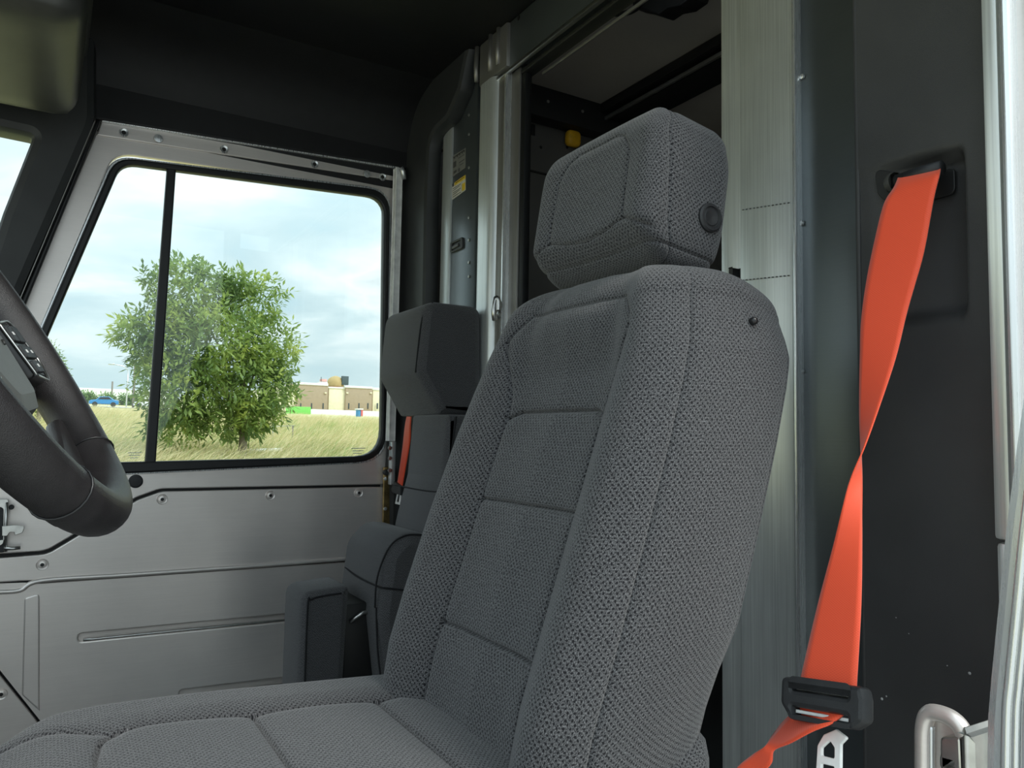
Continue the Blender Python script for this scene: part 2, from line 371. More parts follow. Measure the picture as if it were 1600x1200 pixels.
def tree(name, TY, base_px, blobs_px, n, leaf, label, forks):
    root = empty(name); bx = ony(base_px, 650, TY)[0]; b0 = np.array([bx, TY, gz(bx, TY)])
    s = TY/1000.0
    bl = []
    for (px, py, rx, ry) in blobs_px:
        c = ony(px, py, TY+rng.uniform(-.35, .35)*rx*s*.8); bl.append((c, (rx*s*.86, rx*s*.8, ry*s*.84)))
    fork = b0+np.array([0, 0, forks])
    tube('trunk', catmull([b0-[0, 0, .1], b0+[.02, 0, forks*.5], fork, fork+[-.05, 0, .8]], 4), .1, bark, root, 10, rfun=lambda t: .115*(1-.5*t))
    for c, r in bl[:8]:
        e = c-(c-fork)*.15; mid = fork*.5+e*.5+[0, 0, .25]
        tube('branch', catmull([fork-[0, 0, .1], mid, e], 5), .03, bark, root, 6, rfun=lambda t: .045*(1-.8*t))
    leafcloud(bl, n, leaf, leafm, root)
    return tag(root, label, 'tree')
tree('leafy_tree', 19.0, 380,
     [(300, 465, 60, 50), (390, 470, 55, 45), (250, 520, 50, 45), (330, 540, 80, 60), (415, 545, 50, 50), (215, 520, 34, 22), (240, 555, 34, 36), (300, 610, 75, 55),
      (400, 615, 60, 50), (430, 565, 30, 30), (360, 655, 60, 28), (275, 668, 42, 22), (290, 425, 25, 22), (430, 620, 26, 26), (375, 440, 30, 22), (240, 440, 16, 20), (275, 615, 30, 34), (400, 655, 34, 26)],
     4300, .17, 'round leafy green tree standing in the dry field behind the middle of the side window', 1.5)
tree('leafy_tree', 40.0, 60, [(62, 560, 22, 24), (70, 590, 26, 28), (45, 600, 40, 36), (85, 570, 12, 14)], 1500, .2,
     'smaller tree half hidden by the front edge of the side window', 1.8)
# bushes along the far road, each its own thing
for i, (px, w) in enumerate([(118, 22), (140, 20), (168, 24), (196, 20), (215, 16)]):
    g = gpt(px, 630); TY = 150.; g = ony(px, 620, TY); zc = gz(g[0], TY)
    r = empty('bush'); leafcloud([(np.array([g[0]+dx*w*.022, TY, zc+.7]), (w*.032, 1.0, .9)) for dx in (-1, 0, 1)], 260, .55, leafmat('bush_leaves', [(.14, .26, .07), (.26, .38, .13)], .2) if i == 0 else bpy.data.materials['bush_leaves'], r)
    tag(r, ['leftmost low bush beyond the far road, left of the yellow post', 'low bush beyond the road just behind the blue car roof', 'low bush beyond the road right of the blue car', 'low bush beyond the road at the foot of the street light', 'rightmost low bush beyond the road next to the window divider'][i], 'bush', 'roadside bushes')
paint = lambda n, c, r=.7: plain(n, c, r, 0, 2, .06)
BT = paint('tan_stucco', (.42, .32, .23)); BC = paint('cream_stucco', (.86, .78, .58)); BW = paint('white_wall_paint', (.86, .86, .84)); BD = paint('dark_opening', (.05, .07, .08))
YB = 150.
def bbox_px(name, x0, x1, y0, y1, Y, dep, m, parent=None, bev=.02, ground_to=False):
    a = ony(x0, y1, Y); c = ony(x1, y0, Y); zb = a[2]
    if ground_to: zb = min(gz(a[0], Y), gz(c[0], Y))-.3
    return box(name, (a[0], Y, zb), (c[0], Y+dep, c[2]), m, parent, bev)
bld = empty('store_building')
for nm, x0, x1, y0, dY, m in (('wall_panel', 430, 463, 604, .5, BC), ('wall_panel', 463, 513, 600, 0, BT), ('wall_panel', 513, 539.5, 606, .6, BC), ('wall_panel', 539.5, 582, 605, 0, BT), ('wall_panel', 582, 640, 609, .6, BC)):
    bbox_px(nm, x0, x1, y0, 640, YB+dY, 20, m, bld, ground_to=True)
    bbox_px('parapet_cap', x0, x1, y0-.7, y0+.5, YB+dY-.15, .6, BW, bld)
for px in (470, 487, 505, 545, 561, 575, 590): bbox_px('doorway', px-1, px+1, 630, 639, YB-.1, .3, BD, bld)
for px in (466, 509, 543, 580): bbox_px('wall_lamp', px-1.5, px+1.5, 613, 615, YB-.3, .3, BC, bld)
tag(bld, 'long flat-roofed store building with tan and cream wall panels', 'building')
o = empty('domed_sign'); c = ony(524, 604, 174.)
disc('base', c+[0, 0, -2.5], (0, 0, 1), [(.01, 0), (2.0, 0), (2.0, 2.2), (1.5, 2.9)], paint('rust_orange', (.45, .17, .07)), o)
disc('dome', c, (0, 0, 1), [(1.9, 0), (2.0, .8), (1.7, 1.6), (1.2, 2.1), (.5, 2.4), (.02, 2.5)], paint('golden_brown', (.50, .36, .16)), o)
tag(o, 'golden brown rounded dome sign above the store roof', 'sign')
o = empty('roof_sign'); bbox_px('panel', 534.5, 545, 588, 601, 172., .8, paint('dark_slate_panel', (.07, .10, .11)), o); bbox_px('post', 539, 540.5, 600, 640, 172.3, .3, BD, o)
tag(o, 'dark square sign board on a post beside the golden dome', 'sign')
o = empty('rooftop_equipment'); bbox_px('cabinet', 500, 512, 597, 603, 165., 2, BW, o); bbox_px('housing', 502, 511, 592.5, 596, 165.3, 1.2, paint('red_white_housing', (.75, .42, .38)), o); bbox_px('vent_pipe', 501.5, 502.5, 589, 600, 165., .2, BD, o)
tag(o, 'pale red and white equipment on the store roof left of the dome', 'rooftop unit')
tag(bbox_px('construction_fence', 447, 486, 636, 645, 128., .3, paint('bright_green_mesh', (.22, .62, .13)), None, .03, True), 'bright green screen fence in front of the store building', 'fence')
tag(bbox_px('boundary_wall', 486, 640, 644.5, 648, 132., .4, BW, None, .03, True), 'low white boundary wall in front of the store building', 'wall')
o = empty('portable_toilet'); bbox_px('cabin', 559.5, 564.5, 640, 651, 112., 1.1, paint('blue_plastic', (.08, .30, .60)), o, .04); bbox_px('door', 564, 567.5, 640.5, 650.5, 111.9, .9, paint('red_plastic', (.70, .16, .16)), o, .04); bbox_px('roof', 559, 568, 638.6, 640.2, 111.8, 1.4, BW, o, .04)
tag(o, 'small blue and red portable toilet with a white roof before the boundary wall', 'toilet')
tag(bbox_px('long_warehouse', 118, 262, 611.5, 625, 210., 12, BW, None, .05, True), 'long low white warehouse on the horizon left of the tree', 'building')
# road and cars
a, c = ony(60, 628, 120.), ony(300, 633, 120.)
rd = struct(mobj('road', [(a[0], 116, gz(a[0], 116)+.06), (c[0], 116, gz(c[0], 116)+.06), (c[0], 126, gz(c[0], 126)+.06), (a[0], 126, gz(a[0], 126)+.06)], [(0, 1, 2, 3)], paint('pale_road', (.62, .60, .56)), smooth=False))
def car(px, w, col, label, Y):
    o = empty('car'); c0 = ony(px, 630, Y); z = gz(c0[0], Y)+.05; L = w*Y/1000*1.0
    prof = [(-.5, .35), (-.5, .75), (-.46, .85), (-.28, .95), (-.14, 1.35), (.16, 1.4), (.33, 1.0), (.48, .88), (.5, .7), (.5, .35)]
    m_ = paint('car_paint_'+label.split()[1], col, .3)
    plate2d('body', [rounded([(c0[0]+u*L, z+v, .06) for u, v in prof], 3)], 1.7, .08, m_, o, MY(Y), .85)
    plate2d('side_glass', [rounded([(c0[0]+u*L, z+v, .04) for u, v in [(-.22, .98), (-.12, 1.28), (.14, 1.32), (.27, 1.0)]], 3)], .02, .004, M['rubber'], o, MY(Y), .875)
    for s in (-.31, .31): disc('wheel', (c0[0]+s*L, Y-.85, z+.32), (0, -1, 0), [(.05, 0), (.33, 0), (.33, .06), (.2, .08), (.02, .08)], M['rubber'], o, 14)
    return tag(o, label, 'car')
car(162, 30, (.03, .22, .5), 'small blue car on the distant road left of the tree', 118.)
car(228, 26, (.75, .75, .75), 'far white car on the road beside the window divider', 119.)
def pole(name, px, ytop, Y, r, label, cat, m=M['steel'], arm=False, grp=None, h=None):
    o = empty(name); a = ony(px, 630, Y); zb = gz(a[0], Y); zt = ony(px, ytop, Y)[2]
    tube('post', [(a[0], Y, zb-.1), (a[0], Y, (zb+zt)/2), (a[0], Y, zt)], r, m, o, 8)
    if arm: tube('arm', catmull([(a[0], Y, zt-.1), (a[0]-.6, Y, zt+.5), (a[0]-1.9, Y, zt+.7)], 4), r*.7, m, o, 6); box('lamp_head', (a[0]-2.6, Y-.2, zt+.62), (a[0]-1.8, Y+.2, zt+.8), m, o, .03)
    return tag(o, label, cat, grp)
woodm = paint('weathered_wood', (.22, .19, .16))
pole('utility_pole', 208, 567, 120., .16, 'tall brown utility pole close left of the tree', 'pole', woodm)
pole('street_light', 197.5, 578, 125., .10, 'grey street light with a curved arm beside the utility pole', 'street light', arm=True)
pole('utility_pole', 174, 596, 170., .16, 'shorter distant utility pole above the blue car', 'pole', woodm)
pole('marker_post', 124.5, 614, 125., .22, 'yellow marker post left of the blue car', 'post', paint('yellow_paint', (.85, .75, .10)))
pole('fence_post', 428, 652, 30., .03, 'thin steel fence post right of the tree trunk, white topped', 'fence post', M['steel'])
pole('fence_post', 459, 665, 31., .03, 'thin dark fence post leaning in the field right of the white-topped post', 'fence post', woodm)
a, c = ony(395, 666, 30.), ony(461, 665, 31.)
tag(tube('fence_wire', [a, (a+c)/2-[0, 0, .02], c], .012, M['steel'], None, 6), 'thin wire strung between the two field fence posts', 'wire')
a, c = ony(384, 705, 22.), ony(440, 703, 22.)
o = empty('pipe_rail'); tube('rail', [a, (a+c)/2, c], .06, M['whitemetal'], o, 10); m_ = a*.25+c*.75; tube('stand', [m_, m_-[0, 0, .5], m_-[0, 0, 1.0]], .05, M['whitemetal'], o, 8)
tag(o, 'pale steel pipe rail low in the grass right of the tree trunk', 'rail')

# ------------------------------------------------------------------ cab shell
struct(box('floor', (-.9, .30, ZF-.05), (4.2, D+.05, ZF), M['trim'], None, .003))
struct(box('ceiling', (-.75, .30, ZC), (B+.02, D+.06, ZC+.05), M['liner'], None, .003))
# cove between ceiling and side wall
prof = catmull([(D-.0, .80), (D-.015, .90), (D-.045, .99), (D-.11, 1.06), (D-.22, ZC+.002)], 6)
V = []; Fc = []
for x in (-.75, B-.02):
    for (y, z) in prof: V.append((x, y, z))
n = len(prof)
for i in range(n-1): Fc.append((i, i+1, i+1+n, i+n))
struct(mobj('trim_1', V, Fc, M['liner']))
# side wall liner above the door header
struct(plate_y('wall_right', D-.01, [[(-200, 150), (100, 183), (155, 189), (628, 263), (700, 275), (720, -150), (-200, -250)]], .03, .006, M['liner'], None, .01))
# wall right of the door (rear of the door opening) and forward
struct(plate_y('trim_2', D+.03, [[(596, 250), (760, 262), (740, 1500), (585, 1500)]], .02, .002, M['alu_dark'], None, .02))

# passenger door
door = struct(empty('door_1')); DY = D
top = [(155, 190), (622, 266, .01), (612, 600), (606, 757, .02)]
plate_y('upper_skin', DY, [[(157, 191), (621, 268, .01), (611, 600), (601, 757, .012), (250, 764, .06), (214, 777, .05), (72, 861, .06), (0, 866), (-260, 884), (-260, 760), (-62, 740), (30, 490)],
                           [(178, 238, .07), (606, 299, .075), (601, 719, .10), (190, 739, .02), (-45, 745, .05), (60, 530)]], .02, .003, M['alu_door'], door)
plate_y('header_rail', DY, [[(158, 191), (621, 266), (621, 284), (151, 212)]], .012, .003, M['alu_door'], door, .005)
plate_y('header_lip', DY, [[(161, 187), (621, 262), (621, 266), (159, 192)]], .02, .002, M['alu_bright'], door, .016)
plate_y('frame_bead', DY, [[(176, 243, .07), (612, 296, .08), (605, 722, .10), (190, 742, .02), (-50, 748, .05), (54, 530)],
                           [(181, 247, .07), (608, 300, .075), (601, 719, .10), (190, 739, .02), (-44, 744, .05), (60, 530)]], .012, .003, M['alu_bright'], door, .004)
plate_y('access_panel', DY, [[(601, 761, .012), (600, 868, .02), (550, 876), (0, 910), (-260, 926), (-260, 890), (0, 872), (74, 866, .06), (216, 781, .05), (252, 768, .06), (575, 761, .05)]], .016, .003, M['alu_door'], door, .001)
# lower skin with pressed slots
plate_y('lower_skin', DY, [[(-260, 932), (0, 915, .0), (34, 914, .02), (66, 914, .02), (548, 880, .03), (600, 878, .02), (596, 1250), (160, 1250), (62, 1120), (0, 1042), (-260, 720)],
                           [(122, 990, .01), (540, 950, .01), (540, 962, .01), (122, 1003, .01)], [(280, 1078, .01), (560, 1044, .01), (560, 1055, .01), (280, 1090, .01)]], .016, .0035, M['alu_door'], door, .003)
plate_y('slot_trough', DY, [[(115, 984), (545, 944), (545, 970), (115, 1010)]], .004, .001, M['alu_door'], door, -.011)
plate_y('slot_trough', DY, [[(270, 1070), (565, 1036), (565, 1064), (270, 1098)]], .004, .001, M['alu_door'], door, -.011)
plate_y('gap_shade_sheet', DY, [[(-260, 745), (604, 738), (598, 1260), (-260, 1260)]], .004, .001, M['liner'], door, -.016)  # black sheet puts the shade of the panel gaps into colour
def bead(px, r, nm='pressed_bead', m=None):
    P = [ony(p[0], p[1], DY-.003) for p in px]; return tube(nm, catmull(P, 6), r, m or M['alu_door'], door, 10)
bead([(-60, 928), (0, 925), (32, 922), (66, 907), (200, 898), (400, 884), (545, 873)], .006)
plate_y('pressed_rib', DY, [[(38, 934, .01), (62, 926, .01), (62, 1110), (34, 1085)]], .008, .0035, M['alu_door'], door, .0065)
bead([(130, 1000), (300, 983), (470, 966)], .0035, 'slot_lip', M['steel'])
bead([(290, 1088), (400, 1074), (500, 1062)], .0035, 'slot_lip', M['steel'])
plate_y('lower_corner_panel', DY, [[(-260, 760), (0, 1055), (54, 1122), (140, 1250), (-260, 1250)]], .012, .003, M['alu_door'], door, .002)
dk = plain('screw_recess', (.03, .03, .03), .4, .5)
for (px, py) in [(253, 780), (422, 774), (560, 770), (583, 822), (160, 827), (66, 882), (2, 1084)]:
    c = ony(px, py, DY); 
    sr = disc('screw', c, (0, -1, 0), [(.0145, .001), (.0135, .0035), (.0105, .002), (.0085, .0015), (.008, .006), (.0045, .007)], M['alu_door'], door)
    disc('socket', c+[0, -.0068, 0], (0, -1, 0), [(.005, 0), (.0045, .0008)], dk, sr, 6)
for (px, py) in [(193, 209), (349, 235), (490, 258), (596, 278)]:
    c = ony(px, py, DY); sr = disc('screw', c, (0, -1, 0), [(.012, .009), (.011, .012), (.008, .0105)], M['alu_bright'], door); disc('socket', c+[0, -.0106, 0], (0, -1, 0), [(.006, 0), (.005, .001)], dk, sr, 8)
for (px, py) in [(247, 218), (572, 273)]: disc('hole_plug', ony(px, py, DY), (0, -1, 0), [(.012, .009), (.011, .0115), (.002, .0125)], M['alu_bright'], door)
tag(disc('hole_plug', ony(212, 752, DY), (0, -1, 0), [(.018, 0), (.018, .003), (.0145, .004), (.014, .006), (.003, .007)], M['black'], door), 'round black plug')
# window
win = struct(empty('window_1'))
plate_y('window_rubber', DY, [[(180, 246, .07), (609, 299, .075), (602, 720, .10), (190, 740, .02), (-45, 745, .05), (58, 532)],
                              [(190, 256, .055), (600, 310, .06), (594, 712, .085), (190, 722, .01), (-20, 727, .03), (72, 532)]], .03, .005, M['rubber'], win, .010)
plate_y('divider', DY, [[(261, 262), (275, 264), (243, 728), (226, 728)]], .026, .004, M['rubber'], win, .006)
plate_y('glass_pane', DY, [[(186, 250, .05), (270, 262), (236, 728), (-30, 733, .03), (66, 532)]], .004, .0008, M['glass'], win, -.006)
plate_y('glass_pane', DY, [[(264, 260), (604, 304, .06), (598, 716, .09), (232, 726)]], .004, .0008, M['glass'], win, -.010)
# etched glass marks
ink = plain('etched_mark', (.75, .78, .70), .6)
for (cx, cy, s) in ((212, 712, 1.0), (562, 705, 1.0)):
    for k in range(3): plate_y('etched_mark', DY, [[(cx-12+k*1.5, cy-5+k*4), (cx+10-k*3, cy-5.3+k*4), (cx+10-k*3, cy-4.2+k*4), (cx-12+k*1.5, cy-3.9+k*4)]], .0006, .0001, ink, win, -.0045)
# latch at the front of the door
lt = empty('door_latch')
plate_y('latch_plate', DY, [[(-30, 778), (14, 779, .006), (15, 800), (11, 802), (11, 842, .005), (-30, 848)], [(-12, 790, .01), (6, 792, .01), (5, 850, .01), (-12, 850, .01)], ], .004, .001, M['steel'], lt, .022)
plate_y('hook', DY, [[(4, 820), (24, 818), (39, 820, .003), (36, 830, .006), (24, 834), (23, 829), (16, 829, .004), (12, 835), (4, 835)]], .006, .001, M['steel'], lt, .035)
plate_y('base_plate', DY, [[(-60, 775), (8, 780, .004), (8, 862, .005), (-60, 866)]], .012, .002, M['black'], lt, .014)
tube('pin', [ony(6, 857, DY-.03), ony(20, 857, DY-.03), ony(32, 855.5, DY-.03)], .0045, M['steel'], lt, 10)
disc('knob', ony(18, 792, DY-.01), (0, -1, 0), [(.006, 0), (.006, .012), (.004, .014)], M['black'], lt, 12)
tube('link_rod', [ony(11, 785, DY-.03), ony(9, 820, DY-.03), ony(9, 862, DY-.03)], .0035, M['steel'], lt, 8)
tag(lt, 'zinc-plated latch mechanism with a hook on the front of the aluminium door', 'latch')
# rear edge hardware of the door opening
br = empty('door_edge_strip')
plate_y('strip', DY-.01, [[(598, 730), (607, 729), (607, 1000), (594, 1000)]], .01, .002, M['brass'], br, .01)
for py in (748, 795, 832, 880): disc('rivet', ony(602, py, DY-.02), (0, -1, 0), [(.006, 0), (.005, .003), (.001, .004)], M['alu_bright'], br, 12)
disc('bumper', ony(602, 738, DY-.02), (0, -1, 0), [(.009, 0), (.009, .012), (.006, .015)], M['black'], br, 14)
tag(br, 'brass-coloured riveted strip on the rear edge of the passenger door', 'strip')
hg = empty('window_channel')
box('upper_rail', tuple(ony(612, 688, D-.02)), tuple(ony(620, 262, D-.045)), M['whitemetal'], hg, .002)
a = ony(606, 757, D-.03); c = ony(619, 690, D-.055); box('lower_bracket', (a[0], D-.055, a[2]), (c[0], D-.03, c[2]), M['alu_v'], hg, .002)
for py in (700, 716, 735): disc('rivet', ony(609, py, D-.056), (0, -1, 0), [(.007, 0), (.006, .004), (.001, .005)], M['steel'], hg, 12)
tag(hg, 'narrow white metal channel and riveted bracket behind the passenger seat headrest', 'channel')
tube('latch_pin', [ony(626, 262, D-.06), ony(630, 268, D-.06), ony(631, 280, D-.06)], .008, M['alu_bright'], hg, 8)

# A pillar and windshield
ap = struct(plate_y('trim_3', D-.04, [[(-260, 60), (150, 60), (150, 190), (147, 205), (30, 476), (-75, 720), (-100, 1300), (-500, 1300), (-500, 900), (-68, 560), (5, 335), (52, 216, .01), (-5, 204), (-260, 190)]], .10, .022, M['trim'], None, .03))
plate_y('weather_seal', D-.03, [[(150, 192), (157, 192), (40, 478), (-60, 720), (-70, 720), (30, 478)]], .02, .004, M['rubber'], ap, .018)
plate_y('seal_wire', D-.03, [[(146.5, 195), (148.5, 195), (33, 470), (31, 470)]], .008, .002, M['alu_dark'], ap, .034)
ws = struct(empty('window_2'))
plate_y('windshield_edge', D-.05, [[(-500, 120), (-5, 200), (56, 212, .01), (6, 338), (-70, 570), (-500, 700)]], .005, .001, M['glass'], ws, .0)
struct(box('wall_front', (-.85, .30, ZF), (-.55, D, -.2), M['trim'], None, .02))
struct(box('trim_4', (-.75, .30, .80), (-.35, D-.05, ZC), M['liner'], None, .03))

# overhead console
def rbox(name, c, half, r, n, m, parent=None, deform=None, uvs=1.0, ax=None):
    """rounded box on a regular grid; deform(p[N,3] local, nrm) -> p"""
    V = []; Fc = []; UV = []; half = np.array(half, float); inner = half-r
    for axis in range(3):
        for s in (-1, 1):
            a1, a2 = (axis+1) % 3, (axis+2) % 3; base = len(V)
            n1, n2 = (n, n) if isinstance(n, int) else (n[a1], n[a2])
            t1 = np.linspace(-1, 1, n1+1); t2 = np.linspace(-1, 1, n2+1)
            G1, G2 = np.meshgrid(t1, t2, indexing='ij'); P = np.zeros((G1.size, 3)); P[:, axis] = s*half[axis]; P[:, a1] = G1.ravel()*half[a1]; P[:, a2] = G2.ravel()*half[a2]
            # crowd grid near edges
            Q = np.clip(P, -inner, inner); dlt = P-Q; L = np.linalg.norm(dlt, axis=1); L[L == 0] = 1; nr = dlt/L[:, None]
            Pn = Q+nr*r
            if axis == 0: uv = np.stack([P[:, 1], P[:, 2]], -1)
            elif axis == 1: uv = np.stack([P[:, 0], P[:, 2]], -1)
            else: uv = np.stack([P[:, 0], P[:, 1]], -1)
            V += Pn.tolist(); UV += (uv*uvs).tolist(); w = n2+1
            for i in range(n1):
                for j in range(n2):
                    q = (base+i*w+j, base+(i+1)*w+j, base+(i+1)*w+j+1, base+i*w+j+1); Fc.append(q if s > 0 else q[::-1])
    V = np.array(V)
    if deform is not None: V = deform(V)
    V = V+np.array(c)
    me_o = mobj(name, V, Fc, m, parent, uv=UV)
    bm = bmesh.new(); bm.from_mesh(me_o.data); bmesh.ops.remove_doubles(bm, verts=bm.verts, dist=1e-5); bm.to_mesh(me_o.data); bm.free()
    me_o.data.polygons.foreach_set('use_smooth', [True]*len(me_o.data.polygons)); return me_o
con = empty('overhead_console')
def contap(p):
    q = p.copy(); t = (p[:, 2]+.065)/.13; q[:, 0] += -.015*(1-np.clip(t, 0, 1))*(p[:, 0] > 0); return q
rbox('lower_shell', (-.195, 1.83, .805), (.225, .28, .065), .04, 10, M['console'], con, contap)
rbox('upper_shell', (-.20, 1.80, .98), (.235, .30, .115), .04, 10, M['console'], con)
a = ony(0, 150, 1.655)
tag(con, 'grey plastic overhead console box above the windshield corner', 'console')

# ------------------------------------------------------------------ bulkhead
wr = struct(empty('wall_rear'))
def post(name, px0, px1, X, dep, m, z0=ZF, z1=ZC+.0, bev=.003, pyr=600, parent=wr):
    y0 = onx(px1, pyr, X)[1]; y1 = onx(px0, pyr, X)[1]
    return box(name, (X, y0, z0), (X+dep, y1, z1), m, parent, bev)
def rpost(name, px0, px1, X, dep, m, z0, z1, parent=wr):
    """vertical post with a rounded front"""
    y0 = onx(px1, 600, X)[1]; y1 = onx(px0, 600, X)[1]; w = y1-y0; r = min(w*.42, .03)
    pts = rounded([(X+dep, y0), (X+dep, y1), (X, y1, r), (X, y0, r)], 8); V = []; Fc = []; n = len(pts)
    for z in (z0, z1):
        for p in pts: V.append((p[0], p[1], z))
    for i in range(n): j = (i+1) % n; Fc.append((i, j, j+n, i+n))
    Fc += [tuple(range(n))[::-1], tuple(range(n, 2*n))]
    o = mobj(name, V, Fc, m, parent); o.data.set_sharp_from_angle(angle=rad(50)); return o
post('corner_post', 683, 697, .994, .02, M['alu_v'], ZF, ZC)
post('side_panel', 696, 737, 1.0, .02, M['alu_grey'])
rpost('door_post', 736, 764, .97, .07, M['alu_v'], ZF, .965)
post('post_flange', 762, 781, .985, .05, M['alu_dark'], z1=.965)
post('flange_edge', 779.5, 782, .982, .05, M['alu_bright'], z1=.96, bev=.001)
post('jamb_plate', 782, 804, 1.0, .03, M['alu_dark'], z1=.962)
post('jamb_seal', 803, 813, 1.005, .02, M['rubber'], bev=.004)
post('jamb_track', 813, 818, 1.025, .012, M['cargoblack'], bev=.004)
post('post_end_cap', 738, 782, .975, .07, M['alu_dark'], z0=.968, z1=ZC, bev=.006)
# rolled front edges of the end cap
for px in (743, 764, 776): y = onx(px, 100, .97)[1]; tube('pressed_rib', [(.975, y, .99), (.972, y, 1.03), (.975, y, ZC)], .007, M['alu_dark'], wr, 8)
yh = onx(782, 90, .985)[1]
box('header_panel', (.985, .36, .962), (1.03, yh, ZC), M['alu_grey'], wr, .003)
box('header_lip', (.978, .36, .952), (.99, yh+.01, .962), M['steel'], wr, .002)
box('track_rail', (1.0, .36, .940), (1.035, yh-.08, .952), M['cargoblack'], wr, .003)
box('track_lip', (1.040, .36, .932), (1.046, yh-.12, .940), M['alu_dark'], wr, .002)
disc('header_hole', (.984, onx(811, 28, .985)[1], onx(811, 28, .985)[2]), (-1, 0, 0), [(.007, 0), (.006, .0008)], dk, wr, 12)
for (px, py, r) in [(745, 470, 0)]: pass
# small rivets on panel edges
for py in (180, 210, 262, 340, 375, 410, 432): disc('rivet', onx(733, py, .9985), (-1, 0, 0), [(.0045, 0), (.004, .0022), (.001, .003)], M['steel'], wr, 10)
for py in (240, 278, 350, 390, 425): disc('rivet', onx(699, py, .9985), (-1, 0, 0), [(.0045, 0), (.004, .0022), (.001, .003)], M['steel'], wr, 10)
for (px, py) in [(789, 250), (792, 300), (789, 320), (790, 345), (788, 362), (786, 408), (786, 445), (790, 200)]: disc('weld_spot', onx(px, py, .9995), (-1, 0, 0), [(.006, 0), (.005, .001), (.001, .0015)], M['alu_v'], wr, 12)
# right hand posts
post('opening_post', 1127, 1158, 1.02, .05, M['alu_v'])
post('brushed_post', 1157, 1241, 1.0, .06, M['alu_v'], bev=.002)
post('post_edge', 1240, 1246, .985, .05, M['alu_bright'], bev=.002)
post('grey_panel', 1245, 1440, 1.0, .03, M['alu_grey'])
for (px, py) in [(1254, 120), (1253, 349), (1253, 580), (1251, 820), (1252, 1010)]: disc('rivet', onx(px, py, .999), (-1, 0, 0), [(.0045, 0), (.004, .003), (.001, .004)], M['alu_bright'], wr, 12)
mk = plain('weld_scorch', (.22, .23, .23), .5, .8, 400, .5)
for (pa, pb) in [((1160, 328), (1237, 316)), ((1160, 438), (1237, 430))]:
    a = onx(*pa, .9985); c = onx(*pb, .9985)
    for k in range(13):
        t = k/13; p = a*(1-t)+c*t; q = a*(1-t-.03)+c*(t+.03); tube('weld_mark', [p, (p+q)/2, q], .0011, mk, wr, 6)
box('black_clip', tuple(onx(1140, 432, 1.0)), tuple(onx(1156, 421, 1.02)), M['black'], wr, .002)
# lower wall behind the passenger seat
# pull handle, stickers, door catch
ph = empty('recessed_pull')
plate_x('bezel', 1.0, [[(706, 379, .008), (725, 370, .010), (725, 388, .008), (706, 396, .008)], [(708.5, 381.5, .003), (722, 375, .005), (722, 385, .003), (708.5, 392, .003)]], .008, .002, M['trim'], ph, .006)
plate_x('lever', 1.0, [[(708, 385, .002), (718, 380, .003), (718, 385, .002), (708, 390, .002)]], .006, .002, M['console'], ph, .005)
plate_x('recess', 1.0, [[(707, 380, .002), (723, 373, .002), (723, 387, .002), (707, 394, .002)]], .002, .0005, M['black'], ph, .0015)
tag(ph, 'small grey recessed pull latch on the aluminium side panel below the yellow warning sticker', 'handle')
yel = plain('sticker_yellow', (.80, .55, .03), .5); wht = plain('sticker_white', (.62, .60, .55), .5); inkb = plain('sticker_ink', (.06, .06, .06), .6)
st = empty('warning_sticker')
plate_x('sheet', 1.0, [[(706.5, 289, .002), (728, 273, .002), (728, 297, .002), (706.5, 313, .002)]], .0006, .0001, wht, st, .0012)
plate_x('yellow_band', 1.0, [[(711, 285.5), (728, 273.2), (728, 279), (711, 290.5)]], .0004, .0001, yel, st, .0017)
plate_x('yellow_box', 1.0, [[(722.5, 288), (727.5, 284.5), (727.5, 296), (722.5, 299)]], .0004, .0001, yel, st, .0017)
for k in range(5): plate_x('print_line', 1.0, [[(708, 295+k*3.2), (720.5-(k % 2)*2, 287+k*3.2), (720.5-(k % 2)*2, 288+k*3.2), (708, 296+k*3.2)]], .0002, .00005, inkb, st, .0016)
plate_x('print_line', 1.0, [[(713, 285.4), (726, 276.3), (726, 277.5), (713, 286.8)]], .0002, .00005, inkb, st, .0021)
plate_x('pictogram', 1.0, [[(707.5, 287.5), (710, 286), (710, 291), (707.5, 292.5)]], .0003, .00005, inkb, st, .0017)
tag(st, 'yellow and white warning sticker on the aluminium side panel', 'sticker')
st = empty('grey_sticker'); gy = plain('sticker_grey', (.20, .20, .19), .5)
plate_x('sheet', 1.0, [[(707.5, 245, .001), (728, 231, .001), (728, 262, .001), (707.5, 277, .001)]], .0006, .0001, gy, st, .0012)
for (x0, y0, x1, y1, h) in [(709, 246, 726, 234, 1.6), (709, 254, 713.5, 251, 9), (717, 247, 726, 241, 1), (718, 254, 726, 248.5, 1.2), (719, 258, 725, 254, 1), (709.5, 268, 714, 265, 4), (717, 264, 719, 262.5, 5)]:
    plate_x('print_line', 1.0, [[(x0, y0), (x1, y1), (x1, y1+h), (x0, y0+h)]], .0002, .00005, inkb, st, .0016)
for px in (711, 715, 719, 723, 726): plate_x('print_line', 1.0, [[(px-.8, 246.5-(px-709)*.66), (px+.8, 245.5-(px-709)*.66), (px+.8, 249-(px-709)*.66), (px-.8, 250-(px-709)*.66)]], .0002, .00005, inkb, st, .0016)
tag(st, 'faded grey instruction sticker above the yellow warning sticker', 'sticker')
dc = empty('door_catch'); a = onx(774, 470, .965); 
tube('hook_rod', catmull([onx(773, 500, .965), onx(772, 490, .96), onx(772, 478, .96), onx(775, 466, .965), onx(779, 470, .97), onx(779, 486, .97)], 5), .007, M['steel'], dc, 10)
disc('bolt', onx(781, 478, .982), (-1, 0, 0), [(.013, 0), (.013, .004), (.008, .008), (.002, .009)], M['steel'], dc, 14)
